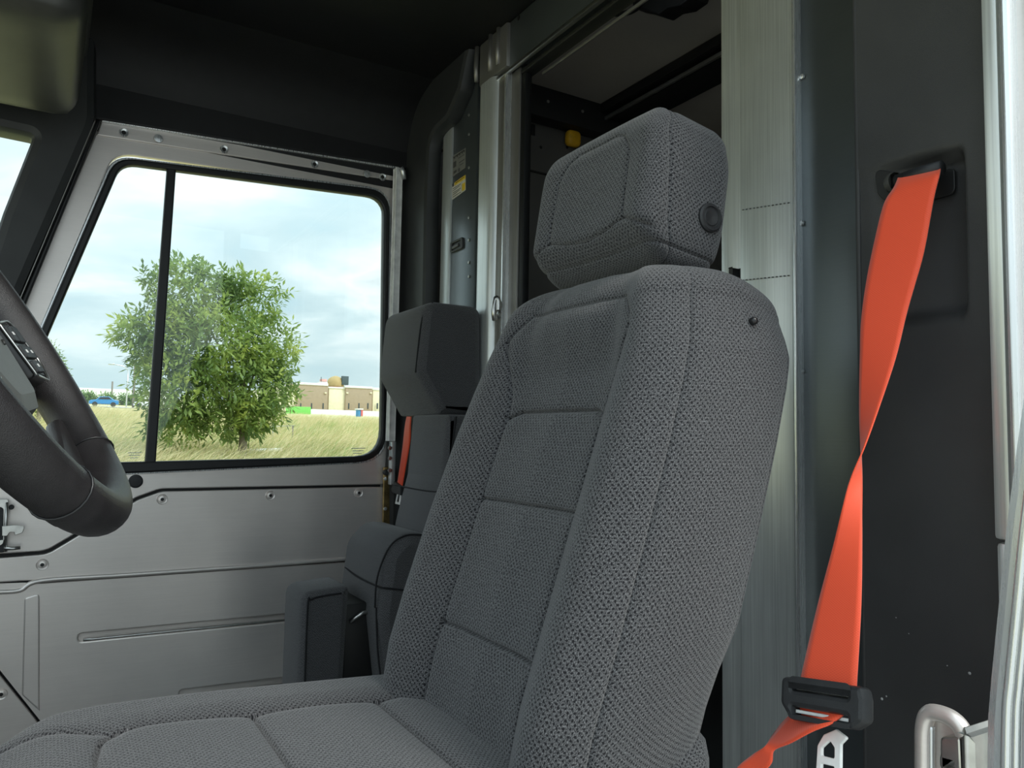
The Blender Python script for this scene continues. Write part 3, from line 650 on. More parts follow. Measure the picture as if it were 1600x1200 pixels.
disc('bolt', onx(781, 492, .982), (-1, 0, 0), [(.010, 0), (.010, .004), (.006, .007), (.002, .008)], M['steel'], dc, 14)
tag(dc, 'small zinc door catch bolted to the doorway post beside the seat shoulder', 'catch')

# moulded corner trim on the passenger side
struct(plate_x('trim_5', .955, [[(646, 10), (735, 10), (735, 62, .03), (728, 90, .03), (718, 140, .04), (698, 186, .05), (671, 212, .06), (666, 300), (662, 560), (655, 1300), (592, 1300), (611, 700), (619, 500), (628, 262)]], .05, .016, M['trim'], None, .0))

# ------------------------------------------------------------------ cargo area
CX1, CZ = 4.2, 1.235
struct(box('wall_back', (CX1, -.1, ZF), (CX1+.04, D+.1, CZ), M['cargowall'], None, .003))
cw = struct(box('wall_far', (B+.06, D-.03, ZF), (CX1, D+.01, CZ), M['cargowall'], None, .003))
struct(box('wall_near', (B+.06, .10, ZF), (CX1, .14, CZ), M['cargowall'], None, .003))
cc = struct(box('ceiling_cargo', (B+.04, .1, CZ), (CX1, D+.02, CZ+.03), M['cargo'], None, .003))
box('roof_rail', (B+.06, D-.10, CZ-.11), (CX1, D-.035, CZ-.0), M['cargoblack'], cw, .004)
for x in (1.3, 1.45, 1.6, 1.78, 1.9): disc('rivet', (x, D-.10, CZ-.05), (0, -1, 0), [(.006, 0), (.005, .003), (.001, .004)], M['alu_dark'], cw, 10)
for (x0, x1, z0) in ((1.68, 1.72, CZ-.035), (1.72, 1.84, CZ-.055), (1.84, 1.88, CZ-.035)): box('roof_bow', (x0, .14, z0), (x1, D-.10, CZ-.001), M['cargoblack'], cc, .004)
box('roof_bow', (3.0, .14, CZ-.06), (3.2, D-.10, CZ-.001), M['cargoblack'], cc, .004)
box('bow_edge', (1.70, .14, CZ-.058), (1.712, D-.10, CZ-.045), M['alu_dark'], cc, .002)
Yc = D-.045
tag(tube('wiring_loom', catmull([ony(800, 160, Yc), ony(826, 170, Yc), ony(845, 175, Yc), ony(865, 184, Yc), ony(900, 183, Yc), ony(930, 190, Yc), ony(990, 200, Yc)], 6), .014, M['cargoblack'], None, 8), 'black wiring loom sagging along the cargo wall below the roof rail', 'cable')
yb = rbox('yellow_foam_blob', tuple(ony(895, 217, Yc-.01)), (.030, .02, .030), .018, 6, plain('amber_yellow', (.75, .42, .02), .5))  # rounded blob of yellow spray foam on the cargo wall
tag(yb, 'amber yellow spray foam blob on the dark cargo wall left of the headrest', 'foam')
for (px, py) in [(873, 195), (845, 230), (886, 230)]: disc('hole', ony(px, py, D-.0305), (0, -1, 0), [(.006, 0), (.005, .001)], M['cargoblack'], cw, 10)
for px in (826, 833): a = ony(px, 203, D-.031); box('slot', (a[0]-.008, D-.033, a[2]-.02), (a[0]+.008, D-.029, a[2]+.02), M['cargoblack'], cw, .001)
box('wall_seam', (B+.06, D-.036, ony(840, 275, D)[2]-.003), (CX1, D-.029, ony(840, 275, D)[2]+.003), M['cargoblack'], cw, .001)
fx = empty('ceiling_bracket'); XF = 1.35
cx, cy = 967, -24
tube('ring', catmull([onx(cx+46*math.sin(a), cy+46*math.cos(a), XF) for a in np.linspace(-1.6, 1.6, 12)], 3), .008, M['cargoblack'], fx, 10)
plate_x('arm', XF, [[(928, -20), (955, -20), (955, 12), (945, 14), (930, 4)]], .02, .003, M['cargoblack'], fx, 0)
plate_x('body', XF, [[(985, -60), (1100, -60), (1080, -4), (1062, 9, .004), (1042, 13), (1028, 23, .003), (1000, 14), (988, 12)]], .06, .006, M['cargoblack'], fx, 0)
a = onx(1010, -60, XF); tube('mount', [a-[0, 0, .01], a+[0, 0, .05], (a[0], a[1], CZ)], .02, M['cargoblack'], fx, 10)
tag(fx, 'black bracket with a ring hanging from the cargo ceiling above the headrest', 'bracket')

# ------------------------------------------------------------------ driver belt pillar
bp_ = struct(empty('trim_7'))
ya = onx(1346, 600, BP)[1]; yb_ = onx(1556, 600, BP)[1]
def pil():
    ny, nz = 90, 300; ys = np.linspace(ya, yb_-.01, ny); zs = np.linspace(ZF, .95, nz); V = []; Fc = []
    tr = onx(1507, 300, BP)[1]; zt0 = onx(1352, 264, BP); zt1 = onx(1490, 234, BP); zb = onx(1470, 492, BP)[2]
    for z in zs:
        for y in ys:
            zt = zt0[2]+(zt1[2]-zt0[2])*(y-zt0[1])/(zt1[1]-zt0[1])
            f = smooth(tr-.002, tr+.010, y)*(1-smooth(zt-.008, zt+.002, z))*smooth(zb-.008, zb+.012, z)
            left = 1-smooth(ya-.10, ya-.01, y)*.9
            q = .024*f*left*(1-.0)
            V.append((BP+q, y, z))
    for j in range(nz-1):
        for i in range(ny-1): a = j*ny+i; Fc.append((a, a+1, a+1+ny, a+ny))
    m = len(V)
    for z in (ZF, .95): V.append((BP+.25, ya, z))
    o = mobj('moulded_cover', V, Fc, M['bpillar'], bp_); return o
pil()
box('cover_side', (BP+.0, ya-.001, ZF), (B, ya+.006, .95), M['bpillar'], bp_, .003)
box('cover_side', (BP+.03, yb_-.03, ZF), (B, ya, .95), M['bpillar'], bp_, .0)
plate_x('slot_opening', BP+.0, [[(1366, 262, .008), (1398, 270, .004), (1440, 266), (1478, 257, .006), (1479, 298, .008), (1445, 308), (1400, 312), (1380, 312, .01), (1372, 303, .008)]], .004, .001, M['cargoblack'], bp_, -.016)
plate_x('slot_mouth', BP, [[(1366, 263, .008), (1400, 270, .004), (1412, 300, .004), (1395, 313), (1380, 312, .01), (1372, 303, .008)]], .004, .001, M['cargoblack'], bp_, .0015)
pw = plain('paint_chip', (.4, .4, .4), .6)
for (px, py, s) in [(1378, 1092, .0016), (1385, 1088, .001), (1515, 1052, .0016), (1400, 965, .0006), (1420, 990, .0006), (1480, 1040, .0007)]:
    disc('scuff', onx(px, py, BP-.0003), (-1, 0, 0), [(s, 0), (s*.6, .0003)], pw, bp_, 7)
# belt
bt = empty('driver_seat_belt')
XB = lambda py: .778-.20*(max(0, py-275)/785)
A_ = [(1404, 276), (1397, 293), (1381, 320), (1366, 380), (1354, 440), (1346, 500), (1344, 560), (1343, 640), (1345, 700), (1347, 760), (1347, 850), (1345, 950), (1338, 1075)]
B_ = [(1470, 262), (1468, 273), (1459, 311), (1444, 392), (1429, 446), (1417, 488), (1399, 560), (1372, 640), (1350, 700), (1325, 760), (1303, 850), (1277, 950), (1251, 1062)]
off = [.022, .006, 0, 0, 0, 0, .004, .012, .019, .015, .006, .0, 0]
PA = [onx(p[0], p[1], XB(p[1])+off[i]*.5) for i, p in enumerate(A_)]; PB = [onx(p[0], p[1], XB(p[1])-off[i]*.5+(.022+.011 if i == 0 else 0)) for i, p in enumerate(B_)]
ribbon('shoulder_webbing', PA, PB, .0014, M['orange'], bt, 8, 8)
XL = XB(1085)
a1 = [(1250, 1104), (1238, 1115), (1222, 1130), (1207, 1150), (1196, 1166), (1176, 1180), (1150, 1202), (1120, 1245)]
b1 = [(1325, 1112), (1300, 1130), (1270, 1142), (1236, 1160), (1210, 1172), (1205, 1192), (1188, 1215), (1175, 1260)]
o1 = [0, .012, .018, .014, .0, .004, .0, .0]
ribbon('lap_webbing', [onx(p[0], p[1], XL-.006-.004*i+o1[i]) for i, p in enumerate(a1)], [onx(p[0], p[1], XL-.006-.004*i-o1[i]*.6) for i, p in enumerate(b1)], .0014, M['orange'], bt, 8, 6)
# tongue housing, built in its own frame
o3 = onx(1290, 1096, XL-.004); ex = onx(1352, 1106, XL-.004)-o3; ex /= np.linalg.norm(ex); ez = -ray(1290, 1096); ez /= np.linalg.norm(ez); ey = np.cross(ez, ex); ey /= np.linalg.norm(ey); ez = np.cross(ex, ey)
MT = frame_m(o3, ex, ey, ez); s = float(np.linalg.norm(onx(1352, 1106, XL-.004)-o3))/62.8   # metres per pixel there
P2 = lambda pts: rounded([(u*s, v*s, (r[0] if r else 0)*s) for (u, v, *r) in pts])
def tm(name, outs, th, bev, m, fr, parent=bt): return plate2d(name, [P2(o) for o in outs], th, bev, m, parent, MT, fr)
tm('tongue_housing', [[(-68, 26, 10), (66, 26, 8), (70, 10, 4), (70, -18, 12), (52, -30, 14), (-50, -32, 10), (-68, -12, 14)], [(-46, 21, 2), (45, 21, 2), (45, 9, 2), (-46, 9, 2)], [(-46, -14, 2), (45, -14, 2), (45, -24, 2), (-46, -24, 2)]], .016, .004, M['black'], .009)
tm('slot_insert', [[(-46, 16), (45, 16), (45, 9), (-46, 9)]], .004, .001, M['steel'], .004); tm('slot_insert', [[(-46, -17), (45, -17), (45, -22), (-46, -22)]], .004, .001, M['whitemetal'], .004)
tm('slot_highlight', [[(-8, 17), (10, 17), (8, 11), (-8, 11)]], .002, .0006, M['whitemetal'], .006)  # white patch painted in as a highlight on the upper slot insert
tm('latch_plate', [[(-18, -60, 8), (-8, -44), (12, -34), (30, -42, 3), (20, -52, 4), (20, -98, 8), (2, -106, 6), (-20, -100, 8)], [(-11, -62, 4), (2, -50, 4), (10, -58, 4), (10, -72, 3), (-11, -72, 3)], [(-11, -82, 2), (10, -82, 2), (9, -93, 2), (-11, -93, 2)]], .0035, .0008, M['whitemetal'], -.004)
rb = tube('guide_bar', [onx(1402, 284, BP-.006), onx(1440, 271, BP-.006), onx(1472, 262, BP-.006)], .008, M['black'], bt, 14)
tag(disc('bar_collar', onx(1401, 284, BP-.004), (.3, 1, 0), [(.011, 0), (.012, .004), (.010, .009)], M['console'], bt, 16))
tag(bt, 'orange driver seat belt hanging twisted from the black pillar slot', 'seat belt')

# ------------------------------------------------------------------ driver door frame at the right edge
df = struct(empty('door_2'))
def vstrip(name, px0, px1, X, dep, m, z0, z1, bev=.004):
    y1 = onx(px0, 600, X)[1]; y0 = onx(px1, 600, X)[1]; return box(name, (X, y0, z0), (X+dep, y1, z1), m, df, bev)
zj = onx(1555, 843, .77)[2]
vstrip('frame_flange', 1546, 1573, .77, .06, M['alu_v'], zj, 1.1)
vstrip('frame_flange', 1549, 1573, .775, .06, M['alu_v'], ZF, zj-.003)
vstrip('frame_fold', 1572, 1592, .75, .05, M['alu_bright'], ZF, 1.1, .006)
vstrip('frame_outer', 1591, 1650, .765, .05, M['alu_door'], ZF, 1.1)
lo = plate_x('curved_rail', .60, [[(1606, 540), (1592, 620), (1578, 720), (1564, 830), (1553, 940), (1541, 1060), (1536, 1120), (1534, 1260), (1720, 1260), (1720, 540)]], .04, .008, M['alu_bright'], df, 0)
for dx, r in ((38, .004), (52, .0035), (70, .004)):
    tube('rail_rib', catmull([onx(p[0]+dx, p[1], .60) for p in [(1592, 620), (1578, 720), (1564, 830), (1553, 940), (1541, 1060), (1536, 1120), (1534, 1260)]], 5), r, M['alu_bright'], df, 8)
# striker
sk = empty('door_striker'); XS = .70
plate_x('back_plate', XS, [[(1436, 1130, .006), (1450, 1112, .008), (1500, 1128, .008), (1512, 1150, .004), (1512, 1240), (1434, 1240)]], .006, .0015, M['alu_door'], sk, -.006)
tube('loop', catmull([onx(1443, 1250, XS), onx(1443, 1180, XS), onx(1444, 1135, XS), onx(1454, 1114, XS), onx(1480, 1119, XS), onx(1498, 1132, XS), onx(1508, 1150, XS)], 6), .0075, M['alu_door'], sk, 14)
tube('inner_rib', catmull([onx(1455, 1250, XS), onx(1455, 1180, XS), onx(1455, 1135, XS)], 6), .003, M['alu_bright'], sk, 10)
plate_x('jaw', XS, [[(1476, 1148, .006), (1508, 1150, .003), (1512, 1240), (1478, 1240)], [(1475, 1176, .003), (1503, 1183, .003), (1503, 1204, .004), (1475, 1198, .004)]], .016, .002, M['steel'], sk, .008)
box('housing', tuple(onx(1548, 1260, XS+.02)), tuple(onx(1512, 1146, XS-.012)), M['steel'], sk, .006)
tag(sk, 'metal striker loop and jaw low on the black pillar beside the door frame', 'striker')

# ------------------------------------------------------------------ driver seat
YC = .757
seat = empty('driver_seat')
def seatback():
    cp = [(0, 0), (.04, .001), (.075, -.001), (.10, -.007), (.125, -.022), (.15, -.034), (.172, -.033), (.190, -.018), (.202, .004), (.210, .03), (.214, .070), (.213, .115), (.206, .152), (.185, .174), (.14, .182), (.07, .184), (0, .185)]
    half = catmull(cp, 24)      # (a, b)
    nh = len(half); ring = np.concatenate([half, (half[1:-1]*[-1, 1])[::-1]]); nr = len(ring)
    Sx = 2*.0
    zt = [-.42, -.32, -.26, -.20, -.10, 0, .06, .10, .13, .155]
    hw = [.95, .97, 1.0, 1.015, 1.015, .995, .965, .93, .88, .83]
    fx_ = [.388, .405, .416, .435, .469, .505, .528, .543, .554, .563]
    zs = list(np.linspace(-.40, .155, 460)); H = .050; ph = np.linspace(0, 1, 46)[1:]
    rings = [(z, np.interp(z, zt, hw), 1.0, np.interp(z, zt, fx_)) for z in zs]
    for t in ph:
        a = t*math.pi/2; sc = math.cos(a)**.55 if t < 1 else .0
        rings.append((.155+H*math.sin(a), .83*(.04+.96*sc), max(.02, math.cos(a)**.5 if t < 1 else .02), .563+.014*math.sin(a)))
    V = []; UV = []; REG = []
    arc = np.concatenate([[0], np.cumsum(np.linalg.norm(np.diff(ring, axis=0), axis=1))])
    vv = 0; prev = None
    seams = {}
    for k, (z, wf, tf, x0) in enumerate(rings):
        if prev is not None: vv += math.hypot(z-prev[0], x0-prev[1])+(0.004 if k > len(zs) and False else 0)
        prev = (z, x0)
        a = ring[:, 0]*wf; b = .085+(ring[:, 1]-.085)*tf - np.clip(ring[:, 1]-.08, 0, 1)*.25*smooth(.08, .20, z)
        b = b-.026*smooth(.07, .15, z)*(1-smooth(.05, .15, np.abs(ring[:, 0])))*(ring[:, 1] < .05)*(tf > .5)*min(1, (tf-.5)*4)
        # bottom: edge rises to the rear
        zz = np.full(nr, z)
        lowf = np.clip((-.18-z)/.22, 0, 1); zz = zz+lowf*np.clip(b, 0, .2)*.55
        front = ring[:, 1] < .02; ab = np.abs(a)
        A0 = .100+.030*smooth(.03, .15, z)
        g = np.zeros(nr)
        def groove(d, w=.0028, dep=.0045): return dep*np.exp(-(d/w)**2)+.0018*np.exp(-(d/(w*4))**2)
        cornz = np.minimum(z-(-1), 9)
        inz = z < .150
        fr_i = np.arange(nr); fr = (fr_i < 188) | (fr_i > nr-188)
        # rounded top of the upper insert
        topz = .160-.9*np.clip(ab-(A0-.035), 0, 1)
        vseam = np.where(z < topz, np.abs(ab-A0), 9); 
        g += np.where(fr & (ring[:, 1] < .03), groove(vseam, .0025, .0035), 0)
        g += np.where(fr & (ab < A0), groove(np.abs(z-topz), .0025, .003), 0)
        for zc_, s_ in ((.032, 0), (-.078, 0), (-.226, 0)):
            zc2 = zc_-(.35*np.clip(ab-.078, 0, 1) if zc_ == .032 else 0)
            g += np.where(fr & (ab < A0+.002), groove(z-zc2, .0022, .006), 0)
        # side seam between bolster and side panel
        is_ = 8*24+4
        dist_idx = np.minimum(np.abs(arc-arc[is_]), np.abs(arc-arc[nr-is_]))
        g += groove(dist_idx, .0018, .0025)
        # back seam
        ib = 12*24+6; dist2 = np.minimum(np.abs(arc-arc[ib]), np.abs(arc-arc[nr-ib])); g += groove(dist2, .0018, .002)
        # pillow bulges
        pil_ = 0*ab
        for z0, z1 in ((.032, .16), (-.078, .032), (-.226, -.078), (-.36, -.226)):
            if z0 < z < z1: pil_ = np.where(fr & (ab < A0), .004*math.sin(math.pi*(z-z0)/(z1-z0))**.6*np.cos(np.clip(ab/A0, 0, 1)*math.pi/2)**.5, 0)
        # ring normal
        tx = np.roll(a, -1)-np.roll(a, 1); ty = np.roll(b, -1)-np.roll(b, 1); L = np.hypot(tx, ty)+1e-9; nx_, ny_ = ty/L, -tx/L   # (a,b) outward normal
        cen_a, cen_b = 0, .075; flip = np.sign((a-cen_a)*nx_+(b-cen_b)*ny_); nx_ *= flip; ny_ *= flip
        dsp = (-g+pil_)*min(1, tf*1.2)
        a2 = a+nx_*dsp; b2 = b+ny_*dsp
        zz = zz-.028*smooth(.06, .19, b)*smooth(.06, .19, z)
        V.append(np.stack([x0+b2, YC+a2, zz], -1)); UV.append(np.stack([arc[:nr], np.full(nr, vv)], -1))
        reg = np.zeros(nr, int)     # 0 bolster
        reg[np.where(fr & (ab < A0) & (z < topz))[0]] = 2 if z > .032 else 3 if z > -.078 else 4 if z > -.226 else 5
        side = (fr_i > is_) & (fr_i < ib) ; reg[side] = 1; side2 = (fr_i < nr-is_) & (fr_i > nr-ib); reg[side2] = 6
        reg[(fr_i >= ib) & (fr_i <= nr-ib)] = 7
        REG.append(reg)
    V = np.array(V); UV = np.array(UV); REG = np.array(REG); K = len(rings)
    Vf = V.reshape(-1, 3); UVf = UV.reshape(-1, 2)
    names = {0: 'bolster', 1: 'side_panel', 2: 'insert_panel', 3: 'insert_panel', 4: 'insert_panel', 5: 'insert_panel', 6: 'side_panel', 7: 'rear_panel'}
    faces = {k: [] for k in names}
    for k in range(K-1):
        for i in range(nr):
            j = (i+1) % nr; faces[int(REG[k, i])].append((k*nr+j, k*nr+i, (k+1)*nr+i, (k+1)*nr+j))
    capc = len(Vf); faces[0].append(tuple((K-1)*nr+i for i in range(nr))[::-1]); faces[7].append(tuple(range(nr)))
    back = empty('backrest', parent=seat)
    # shared normals come from the whole surface, so panels meet without visible steps
    for r, fl in faces.items():
        idx = np.unique(np.concatenate([np.array(f) for f in fl])); remap = {int(v): n for n, v in enumerate(idx)}
        f2 = [tuple(remap[v] for v in f) for f in fl]
        mobj(names[r], Vf[idx], f2, M['fab'], back, uv=UVf[idx])
    return V, is_, ib
VB, is_, ib = seatback()
# piping along the lower rear of the near side panel and the flap below it
nr_ = VB.shape[1]
edge = [VB[0, (nr_-k) % nr_]+np.array([0, -.001, 0]) for k in range(188, 326, 10)]
tube('piping', edge, .0035, M['fab'], seat, 8)
# small stud on the shoulder
a = onx(1178, 503, .640)
stud = disc('stud', (.640, a[1]+.004, a[2]), (-.15, -1, .25), [(.0045, 0), (.0045, .006), (.003, .008), (.001, .0085)], M['pod'], seat, 12)
# recliner cover
rbox('recliner_cover', (.47, .575, -.375), (.075, .03, .05), .028, 8, M['console'], seat)
rbox('lower_flap', (.52, .60, -.36), (.05, .05, .08), .02, 6, M['fab'], seat)

def seg_dist(P, A, Bq):
    A = np.array(A, float); Bq = np.array(Bq, float); d = Bq-A; t = np.clip(((P-A)@d)/(d@d), 0, 1); return np.linalg.norm(P-(A+t[:, None]*d), axis=1)
def poly_dist(P, pts):
    return np.min([seg_dist(P, pts[i], pts[i+1]) for i in range(len(pts)-1)], axis=0)
# headrest: local x depth (front = -x), y width, z height
def hr_def(p):
    q = p.copy(); hx, hy, hz = .067, .124, .101
    x, y, z = p[:, 0], p[:, 1], p[:, 2]
    front = smooth(-.01, -.05, x)
    g = np.zeros(len(p)); yz = p[:, 1:]
    gr = lambda d, w=.0018, dep=.004: dep*np.exp(-(d/w)**2)+.0012*np.exp(-(d/(w*4))**2)
    inner = [(-.078, -.052), (-.075, .035), (-.060, .060), (-.04, .068), (.04, .068), (.060, .060), (.075, .035), (.078, -.052)]
    low = [(-.12, -.068), (-.078, -.052), (-.04, -.060), (0, -.064), (.04, -.060), (.078, -.052), (.12, -.068)]
    g += smooth(-.028, -.040, x)*(gr(poly_dist(yz, inner), .002, .0022)+gr(poly_dist(yz, low)))
    # side seams just behind the front corner, and under seam
    xz = p[:, [0, 2]]
    sidem = np.abs(y) > .10
    g += np.where(sidem, gr(np.abs(x+.034+.01*z/.1), .002, .003), 0)
    g += np.where(z > .085, gr(np.abs(x+.034), .002, .003), 0)
    g += gr(np.abs(z+.083), .002, .003)
    n = p/np.array([hx, hy, hz]); n = n**5; n /= np.linalg.norm(n, axis=1)[:, None]
    q -= n*g[:, None]
    # front lower strip recedes; concave wrap; taper to the top
    q[:, 0] += front*(.030*smooth(-.055, -.10, z)) - front*.010*(np.abs(y)/.12)**2 + front*.004
    q[:, 0] += front*.010*smooth(.05, .10, z)
    t = (z+.1)/.2
    q[:, 1] *= 1.0-.045*smooth(.6, 1.0, t)-.03*smooth(.25, 0, t)
    q[:, 2] += -.012*smooth(.04, .10, z)*(np.abs(y)/.12)**2
    q[:, 0] += smooth(0, .05, x)*(-.008*smooth(.03, .1, z)-.006*smooth(-.03, -.1, z))
    c, s = math.cos(rad(9)), math.sin(rad(9)); X = q[:, 0]*c+q[:, 2]*s; Z = -q[:, 0]*s+q[:, 2]*c
    q[:, 0], q[:, 2] = X, Z
    return q
HC = (.641, .778, .304)
hr = rbox('headrest', HC, (.067, .124, .101), .026, 190, M['fab'], seat, hr_def)
a = np.array([.664, HC[1]-.1245, .266])
disc('button', a, (-.05, -1, 0), [(.0175, -.004), (.0175, .003), (.0155, .005), (.0135, .005), (.0125, .003), (.0105, .003), (.0095, .0042), (.005, .0035), (.001, .003)], M['black'], hr, 32)
for s_ in (-.05, .05): tube('headrest_post', [(.645, HC[1]+s_, .14), (.642, HC[1]+s_, .19), (.640, HC[1]+s_, .25)], .006, M['black'], seat, 10)
# cushion
def cu_def(p):
    q = p.copy(); x, y, z = p[:, 0], p[:, 1], p[:, 2]; xw = x+.20; topm = smooth(.0, .04, z)
    gr = lambda d, w=.0022, dep=.005: dep*np.exp(-(d/w)**2)+.002*np.exp(-(d/(w*4))**2)
    P = np.stack([xw, y], -1)
    out = [(.50, .130), (.10, .130), (.075, .122), (.058, .10), (.052, .06), (.052, -.06), (.058, -.10), (.075, -.122), (.10, -.130), (.50, -.130)]
    g = gr(poly_dist(P, out)) + np.where(np.abs(y) < .130, gr(xw-.208)+gr(xw-.352), 0)
    d1 = [(.052+.02, .118), (-.03, .19), (-.10, .24)]
    g += gr(poly_dist(P, d1), .002, .002)
    q[:, 2] -= topm*g
    q[:, 2] += topm*(.006*smooth(.12, .17, np.abs(y))*smooth(-.05, .2, xw)+.016-.052*np.clip(xw, 0, .5))
    q[:, 2] -= topm*.040*smooth(.03, -.10, xw)
    for a0, a1 in ((.052, .208), (.208, .352), (.352, .48)):
        inn = (xw > a0) & (xw < a1) & (np.abs(y) < .13)
        q[:, 2] += np.where(inn, topm*.004*np.sin(np.pi*np.clip((xw-a0)/(a1-a0), 0, 1)), 0)
    # plan rounding at the front corners
    q[:, 1] *= 1-.36*smooth(.09, -.12, xw)**1.3
    return q
cush = rbox('cushion', (.20, YC, -.375), (.30, .236, .062), .034, (330, 270, 20), M['fab'], seat, cu_def)
box('seat_frame', (-.05, YC-.19, -.50), (.50, YC+.19, -.425), M['black'], seat, .01)
box('pedestal', (.05, YC-.15, ZF), (.40, YC+.15, -.49), M['trim'], seat, .01)
a = ony(620, 1056, 1.0)
tube('side_tag', [ony(600, 1062, 1.02), ony(616, 1048, 1.02), ony(628, 1040, 1.02)], .006, M['whitemetal'], seat, 8)
tag(seat, 'grey woven fabric driver seat with headrest nearest the camera', 'seat')

# ------------------------------------------------------------------ passenger seat
ps = empty('passenger_seat'); YP = 1.885
def prof_extrude(name, prof, y0, y1, m, parent, bev=.02, seam=None):
    """prof in (x, z), extruded along y with rounded edges"""
    return plate2d(name, [rounded([(p[0], p[1], p[2] if len(p) > 2 else .02) for p in prof], 8)], y1-y0, bev, m, parent, MY((y0+y1)/2), (y1-y0)/2)
def addbevuv(o):
    me = o.data; l = me.uv_layers.new(name='UVMap') if not me.uv_layers else me.uv_layers[0]
    for p in me.polygons:
        n = p.normal
        for li in p.loop_indices:
            c = me.vertices[me.loops[li].vertex_index].co
            l.data[li].uv = (c.y, c.z) if abs(n.x) > max(abs(n.y), abs(n.z)) else (c.x, c.z) if abs(n.y) > abs(n.z) else (c.x, c.y)
    for p in me.polygons: p.use_smooth = True
    me.set_sharp_from_angle(angle=rad(60)); return o
zz = lambda px, py, x: onx(px, py, x)[2]
hd = addbevuv(prof_extrude('headrest', [(.80, .345, .045), (.785, .16, .05), (.852, .055, .012), (.975, .055, .01), (.965, .345, .03)], 1.765, 2.045, M['fab2'], ps, .022))
bk = addbevuv(prof_extrude('backrest', [(.842, .055, .005), (.830, -.10), (.805, -.20, .02), (.76, -.42, .02), (.76, -.60), (.93, -.60), (.955, .055, .005)], 1.70, 1.93, M['fab2'], ps, .016))
lb = addbevuv(prof_extrude('lumbar_bolster', [(.80, -.235, .02), (.735, -.228, .05), (.688, -.275, .06), (.672, -.42, .03), (.70, -.62, .02), (.80, -.62)], 1.70, 1.995, M['fab2'], ps, .028))
fc = addbevuv(prof_extrude('folded_cushion', [(.508, -.358, .03), (.508, -.66, .02), (.612, -.66, .02), (.622, -.350, .015)], 1.75, 1.90, M['fab2'], ps, .016))
th = lambda nm, P, par, r=.0022: tube(nm, catmull(P, 6), r, M['thread'], par, 6)
th('seam', [(.787, 1.764+.02, .16), (.80, 1.764+.016, .30), (.83, 1.764+.02, .343)], hd)
th('seam', [(.822, 1.71, -.135), (.821, 1.80, -.137), (.822, 2.0, -.135)], bk)
th('seam', [(.862, 1.699, .05), (.85, 1.699, -.05), (.835, 1.699, -.22)], bk)
th('seam', [(.672, 1.72, -.40), (.674, 1.716, -.33), (.70, 1.712, -.262), (.74, 1.71, -.236), (.79, 1.71, -.238)], lb)
th('seam', [(.682, 1.965, -.345), (.674, 1.85, -.35), (.678, 1.725, -.352), (.70, 1.699, -.355), (.78, 1.699, -.37)], lb)
th('seam', [(.675, 1.72, -.40), (.680, 1.715, -.50), (.695, 1.712, -.60)], lb)
th('seam', [(.522, 1.749, -.65), (.522, 1.749, -.395), (.53, 1.749, -.374), (.56, 1.749, -.368), (.60, 1.749, -.366)], fc)
box('seat_frame', (.62, 1.78, -.60), (.70, 1.98, -.40), M['cargoblack'], ps, .006)
box('pedestal', (.70, 1.72, ZF), (.95, 2.02, -.60), M['trim'], ps, .01)
tube('hinge_rod', [(.63, 1.77, -.44), (.66, 1.77, -.42), (.69, 1.77, -.42)], .005, M['steel'], ps, 8)
tag(ps, 'dark grey folding passenger seat against the rear panel, beside the aluminium door', 'seat')
pb = empty('passenger_seat_belt')
XPB = .93
ribbon('webbing', [onx(638, 640, XPB), onx(633, 665, XPB), onx(629, 700, XPB), onx(624, 735, XPB), onx(620, 762, XPB)], [onx(645, 628, XPB), onx(642, 660, XPB-.01), onx(641, 690, XPB), onx(634, 730, XPB), onx(628, 765, XPB)], .002, M['orange'], pb)
plate_x('tongue_housing', XPB-.004, [[(613, 765, .004), (618, 752, .002), (628, 760), (628, 774, .003), (616, 770, .003)]], .012, .002, M['trim'], pb, .006)
plate_x('latch_plate', XPB-.004, [[(621, 768), (627, 770), (625, 789, .002), (617, 787, .002)], [(621.5, 773), (624.5, 774), (623, 785), (619.5, 784)]], .003, .0005, M['whitemetal'], pb, 0)
tag(pb, 'orange passenger seat belt hanging behind the far seat beside the door', 'seat belt')

# ------------------------------------------------------------------ steering wheel
sw = empty('steering_wheel')
tau, psi, RW = .61, .135, .19; C0 = np.array([-.068, .665, .097])
uu = np.array([-math.sin(tau), 0, math.cos(tau)]); nn0 = np.array([math.cos(tau), 0, math.sin(tau)]); s0 = np.array([0, 1., 0]); ss = s0*math.cos(psi)+nn0*math.sin(psi); nn = np.cross(ss, uu); nn = nn if nn@nn0 > 0 else -nn
def wp(u, v, w=0): return C0+ss*u+uu*v+nn*w      # u to passenger side, v up in the wheel plane, w toward the driver
def rim():
    n, sg = 120, 24; V = []; Fc = []
    for i in range(n):
        t = 2*math.pi*i/n; e = np.array([math.sin(t), -math.cos(t)]); flat = abs(math.sin(t))**3*.0
        fat = 1+.18*math.exp(-((t-math.pi/2)/.5)**2)+.18*math.exp(-((t-3*math.pi/2)/.5)**2)
        for k in range(sg):
            a = 2*math.pi*k/sg; rr = RW+.0165*fat*math.cos(a); V.append(wp(e[0]*rr, e[1]*rr, .0185*fat*math.sin(a)))
    for i in range(n):
        for k in range(sg): Fc.append((i*sg+k, ((i+1) % n)*sg+k, ((i+1) % n)*sg+(k+1) % sg, i*sg+(k+1) % sg))
    return mobj('rim', V, Fc, M['leather'], sw)
rm = rim()
for t in (.62, -.62, 2.2, -2.2):
    e = np.array([math.sin(t), -math.cos(t)]); tube('rim_seam', [wp(*(e*(RW+.0172*math.cos(a))), .0192*math.sin(a)) for a in np.linspace(0, 2*math.pi, 24)[:-1]], .0009, M['pod'], rm, 6, True)
MW = frame_m(C0, ss, uu, nn)
